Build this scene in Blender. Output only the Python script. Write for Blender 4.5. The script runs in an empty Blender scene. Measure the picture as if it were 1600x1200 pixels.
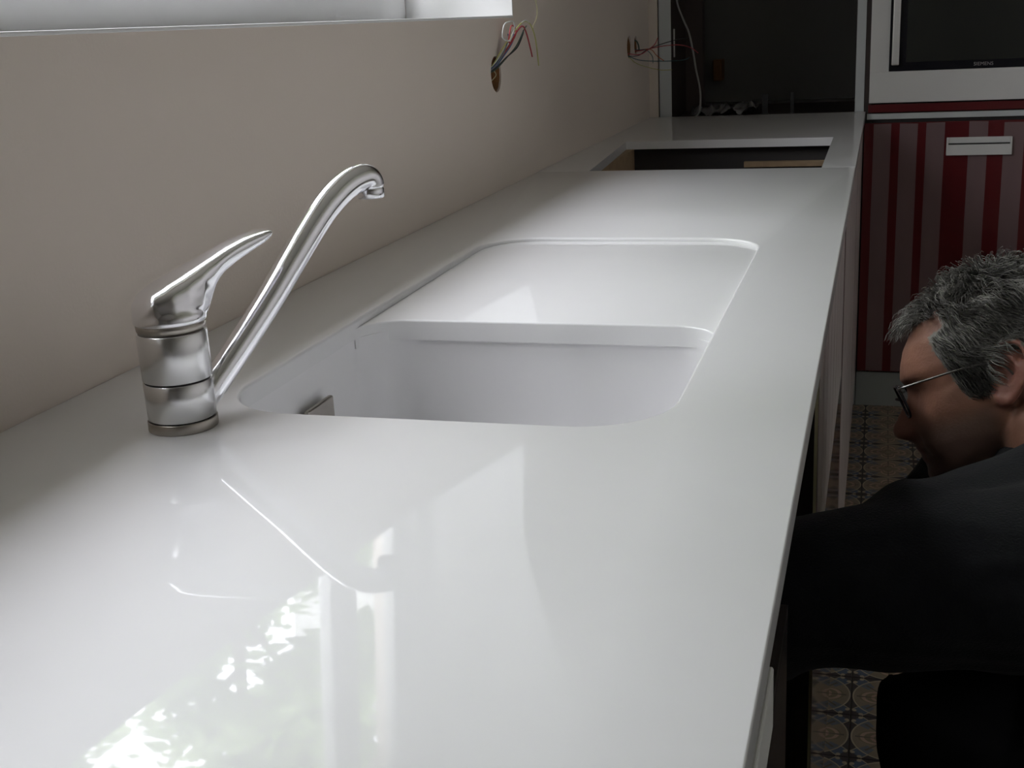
import bpy, bmesh, math, random
from mathutils import Vector, Matrix, noise
from mathutils.bvhtree import BVHTree

random.seed(7)
sc = bpy.context.scene
COL = sc.collection
PI = math.pi

# ------------------------------------------------------------------ camera
def cam_axes(yaw, p, r):
    f = Vector((-math.sin(yaw) * math.cos(p), math.cos(yaw) * math.cos(p), -math.sin(p)))
    rt = Vector((math.cos(yaw), math.sin(yaw), 0)); up = rt.cross(f)
    return (math.cos(r) * rt + math.sin(r) * up, -math.sin(r) * rt + math.cos(r) * up, f)
CR, CU, CF = cam_axes(math.radians(17.16661), math.radians(16.48576), math.radians(-2.9537))
cd = bpy.data.cameras.new('camera'); cam = bpy.data.objects.new('camera', cd); COL.objects.link(cam)
cd.sensor_width = 36.0; cd.lens = 1904.23 / 1600 * 36; cd.clip_start = 0.02; cd.clip_end = 200
m = Matrix.Identity(4)
for i in range(3):
    m[i][0] = CR[i]; m[i][1] = CU[i]; m[i][2] = -CF[i]
m[0][3], m[1][3], m[2][3] = 0.683, 0.0, 1.2
cam.matrix_world = m
sc.camera = cam

# ------------------------------------------------------------------ world, light, exposure
SKY = 18.5
w = bpy.data.worlds.new('overcast_sky'); sc.world = w; w.use_nodes = True
bg = w.node_tree.nodes['Background']
# overcast sky: three times brighter at the zenith than at the horizon
_n = w.node_tree.nodes; _l = w.node_tree.links
_tc = _n.new('ShaderNodeTexCoord'); _sp = _n.new('ShaderNodeSeparateXYZ'); _l.new(_tc.outputs['Generated'], _sp.inputs[0])
_mr = _n.new('ShaderNodeMapRange'); _mr.inputs['To Min'].default_value = SKY / 3; _mr.inputs['To Max'].default_value = SKY
_l.new(_sp.outputs['Z'], _mr.inputs['Value']); _l.new(_mr.outputs[0], bg.inputs['Strength'])
bg.inputs['Color'].default_value = (0.915, 0.93, 1.0, 1)
sc.view_settings.view_transform = 'Standard'; sc.view_settings.look = 'None'
sc.view_settings.gamma = 1.0; sc.view_settings.use_curve_mapping = False
sc.view_settings.exposure = 0.21
sc.cycles.max_bounces = 7; sc.cycles.diffuse_bounces = 4; sc.cycles.glossy_bounces = 4
sc.cycles.transparent_max_bounces = 16; sc.cycles.use_denoising = True
sc.cycles.sample_clamp_indirect = 6.0; sc.cycles.use_adaptive_sampling = True; sc.cycles.adaptive_threshold = 0.02

def portal(name, loc, rot, sx, sy):                       # guides sky sampling through a real opening, emits nothing itself
    l = bpy.data.lights.new(name, 'AREA'); l.shape = 'RECTANGLE'; l.size = sx; l.size_y = sy
    l.cycles.is_portal = True
    o = bpy.data.objects.new(name, l); COL.objects.link(o); o.location = loc; o.rotation_euler = rot
    return o
WIN_Y0, WIN_Y1, WIN_Z0, WIN_Z1 = 0.10, 2.337, 1.21, 2.07
portal('window_portal', (-0.33, (WIN_Y0 + WIN_Y1) / 2, (WIN_Z0 + WIN_Z1) / 2), (0, -PI / 2, 0), WIN_Z1 - WIN_Z0, WIN_Y1 - WIN_Y0)
DOOR_X0, DOOR_X1, DOOR_Z1 = 0.80, 1.65, 2.15

# ------------------------------------------------------------------ node helpers
def new_mat(name):
    mt = bpy.data.materials.new(name); mt.use_nodes = True
    return mt, mt.node_tree, mt.node_tree.nodes['Principled BSDF']
def rgb(*c): return (c[0], c[1], c[2], 1.0)
def pmat(name, col, rough=0.5, metal=0.0, spec=0.5, coat=0.0, var=0.0, vscale=8.0, bump=0.0, bscale=60.0, stretch=None, coatr=0.03, rvar=0.0):
    mt, nt, b = new_mat(name)
    b.inputs['Base Color'].default_value = rgb(*col); b.inputs['Roughness'].default_value = rough
    b.inputs['Metallic'].default_value = metal; b.inputs['Specular IOR Level'].default_value = spec
    b.inputs['Coat Weight'].default_value = coat; b.inputs['Coat Roughness'].default_value = coatr
    if var or bump or rvar:
        tc = nt.nodes.new('ShaderNodeTexCoord'); mp = nt.nodes.new('ShaderNodeMapping')
        nt.links.new(tc.outputs['Object'], mp.inputs['Vector'])
        if stretch: mp.inputs['Scale'].default_value = stretch
    if var or rvar:
        n = nt.nodes.new('ShaderNodeTexNoise'); n.inputs['Scale'].default_value = vscale; n.inputs['Detail'].default_value = 5
        nt.links.new(mp.outputs['Vector'], n.inputs['Vector'])
        if var:
            r = nt.nodes.new('ShaderNodeMapRange'); r.inputs['To Min'].default_value = 1 - var; r.inputs['To Max'].default_value = 1 + var
            nt.links.new(n.outputs['Fac'], r.inputs['Value'])
            x = nt.nodes.new('ShaderNodeMix'); x.data_type = 'RGBA'; x.blend_type = 'MULTIPLY'; x.inputs[0].default_value = 1
            x.inputs[6].default_value = rgb(*col); nt.links.new(r.outputs['Result'], x.inputs[7])
            nt.links.new(x.outputs[2], b.inputs['Base Color'])
        if rvar:
            r2 = nt.nodes.new('ShaderNodeMapRange'); r2.inputs['To Min'].default_value = max(0.0, rough - rvar); r2.inputs['To Max'].default_value = rough + rvar
            nt.links.new(n.outputs['Fac'], r2.inputs['Value']); nt.links.new(r2.outputs['Result'], b.inputs['Roughness'])
    if bump:
        n2 = nt.nodes.new('ShaderNodeTexNoise'); n2.inputs['Scale'].default_value = bscale; n2.inputs['Detail'].default_value = 4
        nt.links.new(mp.outputs['Vector'], n2.inputs['Vector'])
        bp = nt.nodes.new('ShaderNodeBump'); bp.inputs['Strength'].default_value = bump; bp.inputs['Distance'].default_value = 0.002
        nt.links.new(n2.outputs['Fac'], bp.inputs['Height']); nt.links.new(bp.outputs['Normal'], b.inputs['Normal'])
    return mt

M = {}
M['counter'] = pmat('white_solid_surface', (0.80, 0.80, 0.80), rough=0.42, spec=0.35, coat=0.62, coatr=0.02, var=0.012, vscale=30)
M['sink'] = pmat('white_sink_acrylic', (0.80, 0.795, 0.80), rough=0.35, spec=0.4, coat=0.15, coatr=0.12)
M['wall'] = pmat('cream_wall_paint', (0.80, 0.71, 0.63), rough=0.85, spec=0.2, var=0.03, vscale=3, bump=0.12, bscale=240)
M['wall_white'] = pmat('white_wall_paint', (0.88, 0.85, 0.82), rough=0.9, spec=0.2, var=0.02, vscale=3)
M['reveal'] = pmat('white_reveal_paint', (0.83, 0.83, 0.82), rough=0.7, spec=0.3)
M['ceiling'] = pmat('ceiling_paint', (0.74, 0.71, 0.68), rough=0.9, spec=0.2)
M['pvc'] = pmat('white_window_frame', (0.80, 0.80, 0.80), rough=0.35, spec=0.5)
M['chrome'] = pmat('polished_chrome', (0.88, 0.88, 0.91), rough=0.12, metal=1.0, rvar=0.04, vscale=40)
M['brushed'] = pmat('brushed_chrome', (0.72, 0.72, 0.72), rough=0.24, metal=1.0, var=0.08, vscale=30, rvar=0.08)
M['ring'] = pmat('dull_nickel', (0.42, 0.39, 0.35), rough=0.32, metal=1.0, var=0.1, vscale=60)
M['gapdark'] = pmat('dark_joint', (0.02, 0.018, 0.016), rough=0.6)
M['alu'] = pmat('satin_aluminium_paint', (0.78, 0.78, 0.75), rough=0.42, metal=0.0, spec=0.5, var=0.02, vscale=5)
M['alumetal'] = pmat('brushed_aluminium', (0.74, 0.73, 0.70), rough=0.33, metal=1.0, stretch=(3, 60, 60), var=0.06, vscale=8)
M['edge'] = pmat('grey_panel_edge', (0.62, 0.65, 0.65), rough=0.5, var=0.02)
M['niche_dark'] = pmat('dark_brown_panel', (0.055, 0.038, 0.032), rough=0.6, var=0.15, vscale=6)
M['niche_back'] = pmat('dark_grey_board', (0.15, 0.148, 0.135), rough=0.8, var=0.1, vscale=4)
M['red'] = pmat('glossy_dark_red_lacquer', (0.12, 0.006, 0.009), rough=0.28, spec=0.5, coat=1.0, coatr=0.05, var=0.1, vscale=3)
M['film'] = pmat('cloudy_protective_film', (0.20, 0.125, 0.125), rough=0.42, spec=0.5, coat=0.7, coatr=0.22, var=0.18, vscale=14, stretch=(1, 1, 0.3), bump=0.3, bscale=16)
M['film_sheen'] = pmat('protective_film_painted_sheen', (0.80, 0.72, 0.70), rough=0.35, spec=0.5, coat=0.6, coatr=0.2, var=0.22, vscale=14, stretch=(1, 1, 0.25), bump=0.3, bscale=16)  # drawer film again, with the grazing sheen lightened into its base colour
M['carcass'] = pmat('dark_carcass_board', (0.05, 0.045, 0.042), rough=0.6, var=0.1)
M['darkfront'] = pmat('dark_brown_lacquer', (0.020, 0.015, 0.014), rough=0.35, spec=0.5, var=0.2, vscale=5)
M['wood'] = pmat('raw_chipboard', (0.42, 0.30, 0.18), rough=0.8, var=0.25, vscale=50)
M['plinth'] = pmat('grey_plinth', (0.40, 0.43, 0.41), rough=0.55, var=0.05)
M['ovenglass'] = pmat('black_oven_glass', (0.022, 0.024, 0.020), rough=0.22, spec=0.5, var=0.2, vscale=3)
M['ovenblack'] = pmat('black_enamel', (0.008, 0.008, 0.012), rough=0.15, spec=0.5)
M['logo'] = pmat('grey_print', (0.32, 0.31, 0.31), rough=0.5)
M['brick'] = pmat('raw_brick_core', (0.22, 0.10, 0.035), rough=0.95, var=0.5, vscale=60, bump=1.0, bscale=120)
M['grout'] = pmat('dark_grout', (0.075, 0.065, 0.055), rough=0.9, var=0.2, vscale=40)
M['sweat'] = pmat('charcoal_fleece', (0.0135, 0.0142, 0.0155), rough=0.95, spec=0.1, var=0.25, vscale=60, bump=0.6, bscale=500)
M['sweat'].node_tree.nodes['Principled BSDF'].inputs['Sheen Weight'].default_value = 0.05
M['sweat'].node_tree.nodes['Principled BSDF'].inputs['Sheen Roughness'].default_value = 0.5
M['trouser'] = pmat('black_work_cloth', (0.011, 0.011, 0.012), rough=0.95, spec=0.1, var=0.2, vscale=40)
M['shoe'] = pmat('black_leather', (0.015, 0.013, 0.012), rough=0.5)
M['sole'] = pmat('shoe_rubber', (0.03, 0.03, 0.03), rough=0.8)
M['glframe'] = pmat('black_spectacle_frame', (0.012, 0.012, 0.014), rough=0.25)
M['temple'] = pmat('dark_metal_temple', (0.30, 0.29, 0.28), rough=0.3, metal=1.0)
M['plastic'] = pmat('crumpled_clear_plastic', (0.22, 0.22, 0.22), rough=0.35, var=0.2)
for nm, c in dict(white=(0.75, 0.75, 0.72), red=(0.46, 0.05, 0.06), blue=(0.12, 0.19, 0.36), grey=(0.25, 0.27, 0.30), black=(0.03, 0.03, 0.03), yellow=(0.52, 0.50, 0.16), cream=(0.60, 0.56, 0.36), green=(0.06, 0.10, 0.07), orange=(0.5, 0.13, 0.05), teal=(0.05, 0.12, 0.14), cable=(0.33, 0.33, 0.31)).items():
    M['w_' + nm] = pmat('wire_' + nm, c, rough=0.45)
M['box_orange'] = pmat('orange_junction_plastic', (0.16, 0.07, 0.015), rough=0.6)

def glass_mat():
    mt, nt, b = new_mat('window_glass'); nt.nodes.remove(b)
    out = nt.nodes['Material Output']; tr = nt.nodes.new('ShaderNodeBsdfTransparent'); gl = nt.nodes.new('ShaderNodeBsdfGlossy')
    tr.inputs['Color'].default_value = (0.97, 0.97, 0.97, 1); gl.inputs['Roughness'].default_value = 0.0
    fr = nt.nodes.new('ShaderNodeFresnel'); geo = nt.nodes.new('ShaderNodeNewGeometry'); mr = nt.nodes.new('ShaderNodeMapRange')
    mr.inputs['To Min'].default_value = 1.5; mr.inputs['To Max'].default_value = 1 / 1.5          # same reflection leaving the pane as entering it
    nt.links.new(geo.outputs['Backfacing'], mr.inputs['Value']); nt.links.new(mr.outputs[0], fr.inputs['IOR']); mx = nt.nodes.new('ShaderNodeMixShader')
    nt.links.new(fr.outputs[0], mx.inputs[0]); nt.links.new(tr.outputs[0], mx.inputs[1]); nt.links.new(gl.outputs[0], mx.inputs[2])
    nt.links.new(mx.outputs[0], out.inputs['Surface']); return mt
M['glass'] = glass_mat()
def lens_mat():
    mt, nt, b = new_mat('tinted_spectacle_lens'); nt.nodes.remove(b)
    out = nt.nodes['Material Output']; tr = nt.nodes.new('ShaderNodeBsdfTransparent'); gl = nt.nodes.new('ShaderNodeBsdfGlossy')
    tr.inputs['Color'].default_value = (0.55, 0.56, 0.56, 1); gl.inputs['Roughness'].default_value = 0.05
    fr = nt.nodes.new('ShaderNodeFresnel'); geo = nt.nodes.new('ShaderNodeNewGeometry'); mr = nt.nodes.new('ShaderNodeMapRange')
    mr.inputs['To Min'].default_value = 1.5; mr.inputs['To Max'].default_value = 1 / 1.5
    nt.links.new(geo.outputs['Backfacing'], mr.inputs['Value']); nt.links.new(mr.outputs[0], fr.inputs['IOR']); mx = nt.nodes.new('ShaderNodeMixShader')
    nt.links.new(fr.outputs[0], mx.inputs[0]); nt.links.new(tr.outputs[0], mx.inputs[1]); nt.links.new(gl.outputs[0], mx.inputs[2])
    nt.links.new(mx.outputs[0], out.inputs['Surface']); return mt
M['lens'] = lens_mat()

# ------------------------------------------------------------------ mesh helpers
def link(name, me, mat, parent=None, smooth=False):
    o = bpy.data.objects.new(name, me); COL.objects.link(o)
    if mat is not None: me.materials.append(M[mat] if isinstance(mat, str) else mat)
    if smooth:
        for p in me.polygons: p.use_smooth = True
    if parent is not None:
        o.parent = parent; o.matrix_parent_inverse = parent.matrix_basis.inverted() if parent.parent is None else (parent.parent.matrix_basis @ parent.matrix_parent_inverse @ parent.matrix_basis).inverted()
    return o
def obj(name, bm, mat, parent=None, smooth=False, recalc=True):
    if recalc: bmesh.ops.recalc_face_normals(bm, faces=bm.faces)
    me = bpy.data.meshes.new(name); bm.to_mesh(me); bm.free()
    return link(name, me, mat, parent, smooth)
def shade(o, ang=35):
    for p in o.data.polygons: p.use_smooth = True
    o.data.set_sharp_from_angle(angle=math.radians(ang)); return o
def thing(name, label, cat, loc=(0, 0, 0), group=None):
    o = bpy.data.objects.new(name, None); COL.objects.link(o); o.location = loc; o.empty_display_size = 0.05
    bpy.context.view_layer.update()
    o['label'] = label; o['category'] = cat
    if group: o['group'] = group
    return o
def tag(o, label, cat, group=None):
    o['label'] = label; o['category'] = cat
    if group: o['group'] = group
    return o
def struct(o): o['kind'] = 'structure'; return o
def B(): return bmesh.new()
def box(bm, lo, hi, bev=0.0, seg=2):
    r = bmesh.ops.create_cube(bm, size=1.0)
    for v in r['verts']:
        v.co = Vector([(lo[i] + hi[i]) / 2 + v.co[i] * (hi[i] - lo[i]) for i in range(3)])
    if bev:
        es = {e for v in r['verts'] for e in v.link_edges}
        bmesh.ops.bevel(bm, geom=list(es), offset=bev, segments=seg, profile=0.5, affect='EDGES')
    return bm
def bx(name, lo, hi, mat, parent=None, bev=0.0, seg=2):
    return obj(name, box(B(), lo, hi, bev, seg), mat, parent)
def frames(pts):
    n = len(pts); T = []
    for i in range(n):
        a = pts[max(i - 1, 0)]; b = pts[min(i + 1, n - 1)]; T.append((b - a).normalized())
    ref = Vector((0, 0, 1)) if abs(T[0].z) < 0.9 else Vector((1, 0, 0))
    N = [(ref - T[0] * ref.dot(T[0])).normalized()]
    for i in range(1, n):
        v = N[-1] - T[i] * N[-1].dot(T[i]); N.append(v.normalized() if v.length > 1e-6 else N[-1])
    return T, N
def tube(bm, pts, rad, seg=12, cap=True, squash=None):
    pts = [Vector(p) for p in pts]; n = len(pts)
    if not hasattr(rad, '__len__'): rad = [rad] * n
    T, N = frames(pts); rings = []
    for i in range(n):
        Bn = T[i].cross(N[i]); r = []
        for k in range(seg):
            a = 2 * PI * k / seg
            r.append(bm.verts.new(pts[i] + N[i] * (math.cos(a) * rad[i] * (squash[0] if squash else 1)) + Bn * (math.sin(a) * rad[i] * (squash[1] if squash else 1))))
        rings.append(r)
    for i in range(n - 1):
        for k in range(seg):
            bm.faces.new((rings[i][k], rings[i][(k + 1) % seg], rings[i + 1][(k + 1) % seg], rings[i + 1][k]))
    if cap: bm.faces.new(rings[0][::-1]); bm.faces.new(rings[-1])
    return rings
def catmull(pts, n=8):
    pts = [Vector(p) for p in pts]; out = []
    for i in range(len(pts) - 1):
        p0 = pts[max(i - 1, 0)]; p1 = pts[i]; p2 = pts[i + 1]; p3 = pts[min(i + 2, len(pts) - 1)]
        for k in range(n):
            t = k / n
            out.append(0.5 * ((2 * p1) + (p2 - p0) * t + (2 * p0 - 5 * p1 + 4 * p2 - p3) * t * t + (3 * p1 - p0 - 3 * p2 + p3) * t ** 3))
    out.append(pts[-1]); return out
def lathe(bm, c, prof, seg=48, cap=True):
    rings = []
    for r, z in prof:
        rings.append([bm.verts.new((c[0] + r * math.cos(2 * PI * k / seg), c[1] + r * math.sin(2 * PI * k / seg), c[2] + z)) for k in range(seg)])
    for i in range(len(rings) - 1):
        for k in range(seg):
            bm.faces.new((rings[i][k], rings[i][(k + 1) % seg], rings[i + 1][(k + 1) % seg], rings[i + 1][k]))
    if cap: bm.faces.new(rings[0][::-1]); bm.faces.new(rings[-1])
    return rings
def rrect(x0, x1, y0, y1, r, n=10):
    out = []
    rs = r if hasattr(r, '__len__') else (r, r, r, r)
    for (cx, cy, a0, rr) in ((x1 - rs[0], y0 + rs[0], -PI / 2, rs[0]), (x1 - rs[1], y1 - rs[1], 0, rs[1]), (x0 + rs[2], y1 - rs[2], PI / 2, rs[2]), (x0 + rs[3], y0 + rs[3], PI, rs[3])):
        for k in range(n + 1):
            a = a0 + PI / 2 * k / n; out.append((cx + rr * math.cos(a), cy + rr * math.sin(a)))
    return out
def loop_verts(bm, pts, z): return [bm.verts.new((p[0], p[1], z if not callable(z) else z(p))) for p in pts]
def bridge(bm, a, b, smooth=False):
    n = len(a)
    for k in range(n):
        f = bm.faces.new((a[k], a[(k + 1) % n], b[(k + 1) % n], b[k])); f.smooth = smooth
def edges_of(bm, loop):
    es = []
    for k in range(len(loop)):
        e = bm.edges.get((loop[k], loop[(k + 1) % len(loop)])) or bm.edges.new((loop[k], loop[(k + 1) % len(loop)])); es.append(e)
    return es
def fill(bm, *loops):
    es = [e for l in loops for e in edges_of(bm, l)]
    bmesh.ops.triangle_fill(bm, edges=es, use_beauty=True, use_dissolve=False)
def inset_rect(x0, x1, y0, y1, d): return [(x0 + d, y0 + d), (x1 - d, y0 + d), (x1 - d, y1 - d), (x0 + d, y1 - d)]
def evaluated(o):
    bpy.context.view_layer.update()
    dg = bpy.context.evaluated_depsgraph_get(); return bpy.data.meshes.new_from_object(o.evaluated_get(dg))
def bake(o):
    me = evaluated(o); o.modifiers.clear(); old = o.data; o.data = me; bpy.data.meshes.remove(old)

# ================================================================== ROOM SHELL
CZ = 0.90; RX1 = 1.80; RY0 = -2.60; RY1 = 4.45; RZ = 2.60
# left wall with window opening and three round socket holes
def wall_with_holes():
    bm = B(); box(bm, (-0.34, RY0 - 0.3, -0.02), (0.0, RY1 + 0.3, RZ + 0.02))
    o = obj('wall_left', bm, 'wall')
    cuts = []
    cb = B(); box(cb, (-0.5, WIN_Y0, WIN_Z0), (0.2, WIN_Y1, WIN_Z1)); cuts.append(obj('cut', cb, None))
    for (y, z, r) in SOCKETS:
        cb = B(); bmesh.ops.create_cone(cb, cap_ends=True, segments=28, radius1=r, radius2=r, depth=0.12, matrix=Matrix.Translation((0, y, z)) @ Matrix.Rotation(PI / 2, 4, 'Y'))
        for v in cb.verts:
            v.co.y += 0.0022 * noise.noise(v.co * 60); v.co.z += 0.0022 * noise.noise(v.co * 55 + Vector((3, 1, 2)))
        cuts.append(obj('cut', cb, None))
    for c in cuts:
        md = o.modifiers.new('b', 'BOOLEAN'); md.object = c; md.operation = 'DIFFERENCE'; md.solver = 'EXACT'
    bake(o)
    for c in cuts: bpy.data.objects.remove(c, do_unlink=True)
    return struct(o)
SOCKETS = [(2.212, CZ + 0.211, 0.0325), (3.485, CZ + 0.218, 0.031), (3.585, CZ + 0.220, 0.026)]
wall_l = wall_with_holes()
for (y, z, r) in SOCKETS:                                    # raw masonry at the back of each hole
    bm = B(); lathe(bm, (0, 0, 0), [(r * 0.985, 0.0), (r * 0.975, 0.055), (r * 0.93, 0.0555), (r * 0.92, 0.030), (r * 0.88, 0.014), (r * 0.5, 0.008), (0.001, 0.006)], 28)
    for v in bm.verts: v.co += Vector([0.0012 * noise.noise(v.co * 70 + Vector((i, 0, y))) for i in range(3)])
    bm.transform(Matrix.Translation((-0.0585, y, z)) @ Matrix.Rotation(PI / 2, 4, 'Y'))
    o = obj('socket_hole_lining', bm, 'brick', wall_l, smooth=True)
struct(bx('wall_back', (-0.34, RY0 - 0.3, 0), (DOOR_X0, RY0, RZ), 'wall_white'))
bpy.data.objects['wall_back'].data.name = 'wall_back'
bm = B(); box(bm, (DOOR_X1, RY0 - 0.3, 0), (RX1 + 0.2, RY0, RZ)); box(bm, (DOOR_X0, RY0 - 0.3, DOOR_Z1), (DOOR_X1, RY0, RZ))
o = obj('wall_back_pier', bm, 'wall_white', bpy.data.objects['wall_back'])
struct(bx('wall_right', (RX1, RY0 - 0.3, 0), (RX1 + 0.2, RY1 + 0.2, RZ), 'wall_white'))
struct(bx('wall_far', (0.0, RY1, 0), (RX1, RY1 + 0.2, RZ), 'wall_white'))
struct(bx('ceiling', (-0.34, RY0 - 0.3, RZ), (RX1 + 0.2, RY1 + 0.2, RZ + 0.2), 'ceiling'))

# ---- floor: mortar bed with patterned cement tiles, one object each where they show
def tile_material():
    mt, nt, b = new_mat('patterned_cement_tile')
    def val(x): 
        n = nt.nodes.new('ShaderNodeValue'); n.outputs[0].default_value = x; return n.outputs[0]
    def op(kind, a, c=None, d=None):
        n = nt.nodes.new('ShaderNodeMath'); n.operation = kind
        for i, x in enumerate((a, c, d)):
            if x is None: continue
            if isinstance(x, (int, float)): n.inputs[i].default_value = x
            else: nt.links.new(x, n.inputs[i])
        return n.outputs[0]
    uv = nt.nodes.new('ShaderNodeUVMap'); sp = nt.nodes.new('ShaderNodeSeparateXYZ'); nt.links.new(uv.outputs[0], sp.inputs[0])
    du = op('SUBTRACT', sp.outputs[0], 0.5); dv = op('SUBTRACT', sp.outputs[1], 0.5)
    au = op('ABSOLUTE', du); av = op('ABSOLUTE', dv)
    cu = op('SUBTRACT', 0.5, au); cv = op('SUBTRACT', 0.5, av)                 # distance from the nearest corner
    r = op('SQRT', op('ADD', op('MULTIPLY', du, du), op('MULTIPLY', dv, dv)))
    th = op('ARCTAN2', dv, du)
    def lt(a, x): return op('LESS_THAN', a, x)
    def gt(a, x): return op('GREATER_THAN', a, x)
    def AND(a, c): return op('MULTIPLY', a, c)
    def dist(px, py):
        x = op('SUBTRACT', cu, px); y = op('SUBTRACT', cv, py)
        return op('SQRT', op('ADD', op('MULTIPLY', x, x), op('MULTIPLY', y, y)))
    outside = gt(r, 0.475)
    ring = AND(gt(r, 0.468), lt(r, 0.488))
    dots = op('MAXIMUM', lt(dist(0.13, 0.045), 0.03), lt(dist(0.045, 0.13), 0.03))
    diag = op('ABSOLUTE', op('SUBTRACT', cu, cv))
    blue = AND(AND(outside, lt(diag, 0.13)), gt(op('ADD', cu, cv), 0.16))
    bluel = AND(AND(outside, AND(gt(diag, 0.125), lt(diag, 0.145))), gt(op('ADD', cu, cv), 0.16))
    lobe = op('ADD', op('MULTIPLY', op('ABSOLUTE', op('COSINE', op('MULTIPLY', th, 2.0))), 0.20), 0.20)
    petal = AND(lt(r, lobe), gt(r, 0.06))
    scroll = lt(op('ABSOLUTE', op('SUBTRACT', r, op('MULTIPLY', lobe, 0.86))), 0.025)
    scroll2 = lt(op('ABSOLUTE', op('SUBTRACT', r, op('MULTIPLY', lobe, 0.55))), 0.022)
    rays = AND(lt(op('ABSOLUTE', op('SINE', op('MULTIPLY', th, 4.0))), 0.16), AND(gt(r, 0.05), lt(r, 0.43)))
    leaf = AND(AND(gt(r, 0.33), lt(r, 0.468)), lt(op('ABSOLUTE', op('COSINE', op('MULTIPLY', th, 2.0))), 0.35))
    def mix(fac, a, c):
        n = nt.nodes.new('ShaderNodeMix'); n.data_type = 'RGBA'; nt.links.new(fac, n.inputs[0])
        if isinstance(a, tuple): n.inputs[6].default_value = rgb(*a)
        else: nt.links.new(a, n.inputs[6])
        n.inputs[7].default_value = rgb(*c); return n.outputs[2]
    cream = (0.36, 0.31, 0.22)
    c = mix(leaf, (0.21, 0.175, 0.125), (0.12, 0.14, 0.16))
    c = mix(petal, c, (0.17, 0.145, 0.095)); c = mix(scroll2, c, (0.33, 0.22, 0.17)); c = mix(scroll, c, (0.36, 0.25, 0.19))
    c = mix(rays, c, (0.10, 0.085, 0.07))
    c = mix(outside, c, (0.045, 0.040, 0.040)); c = mix(blue, c, (0.075, 0.10, 0.15)); c = mix(bluel, c, cream)
    c = mix(ring, c, cream); c = mix(dots, c, cream)
    # wear
    tc = nt.nodes.new('ShaderNodeTexCoord'); nz = nt.nodes.new('ShaderNodeTexNoise'); nz.inputs['Scale'].default_value = 22; nz.inputs['Detail'].default_value = 6
    nt.links.new(tc.outputs['Object'], nz.inputs['Vector'])
    mr = nt.nodes.new('ShaderNodeMapRange'); mr.inputs['To Min'].default_value = 0.95; mr.inputs['To Max'].default_value = 1.95; nt.links.new(nz.outputs['Fac'], mr.inputs['Value'])
    mu = nt.nodes.new('ShaderNodeMix'); mu.data_type = 'RGBA'; mu.blend_type = 'MULTIPLY'; mu.inputs[0].default_value = 1
    nt.links.new(c, mu.inputs[6]); nt.links.new(mr.outputs[0], mu.inputs[7]); nt.links.new(mu.outputs[2], b.inputs['Base Color'])
    b.inputs['Roughness'].default_value = 0.45
    return mt
M['tile'] = tile_material()
floor = struct(bx('floor', (-0.34, RY0 - 0.3, -0.12), (RX1 + 0.2, RY1 + 0.2, -0.0015), 'grout'))
TS = 0.132; TX0 = 0.667; TY0 = 2.105
def tile_bm(x0, y0, bm, uvl):
    g = 0.0009; ch = 0.0008; z0 = -0.0015; z1 = 0.0
    lo = [(x0 + g, y0 + g), (x0 + TS - g, y0 + g), (x0 + TS - g, y0 + TS - g), (x0 + g, y0 + TS - g)]
    hi = [(x0 + g + ch, y0 + g + ch), (x0 + TS - g - ch, y0 + g + ch), (x0 + TS - g - ch, y0 + TS - g - ch), (x0 + g + ch, y0 + TS - g - ch)]
    a = loop_verts(bm, lo, z0); t = loop_verts(bm, hi, z1)
    fs = [bm.faces.new(t)]
    for k in range(4): fs.append(bm.faces.new((a[k], a[(k + 1) % 4], t[(k + 1) % 4], t[k])))
    for f in fs:
        for l in f.loops: l[uvl].uv = ((l.vert.co.x - x0) / TS, (l.vert.co.y - y0) / TS)
tb = B(); uvl = tb.loops.layers.uv.new('UVMap'); tile_bm(0, 0, tb, uvl)
tile_me = bpy.data.meshes.new('tile'); tb.to_mesh(tile_me); tb.free(); tile_me.materials.append(M['tile'])
rest = B(); ruv = rest.loops.layers.uv.new('UVMap')
for i in range(-6, 16):
    for j in range(-36, 18):
        x = TX0 + i * TS; y = TY0 + j * TS
        if x < 0 or x + TS > RX1 or y < RY0 or y + TS > RY1: continue
        if -1 <= i <= 8 and -12 <= j <= 12:
            if y > 3.70: continue
            t = bpy.data.objects.new('tile', tile_me); COL.objects.link(t)
            t.location = (x, y, 0); t.parent = floor; t.matrix_parent_inverse = floor.matrix_basis.inverted()
        else: tile_bm(x, y, rest, ruv)
o = obj('tile_field', rest, 'tile', floor); o['kind'] = 'stuff'

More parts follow.
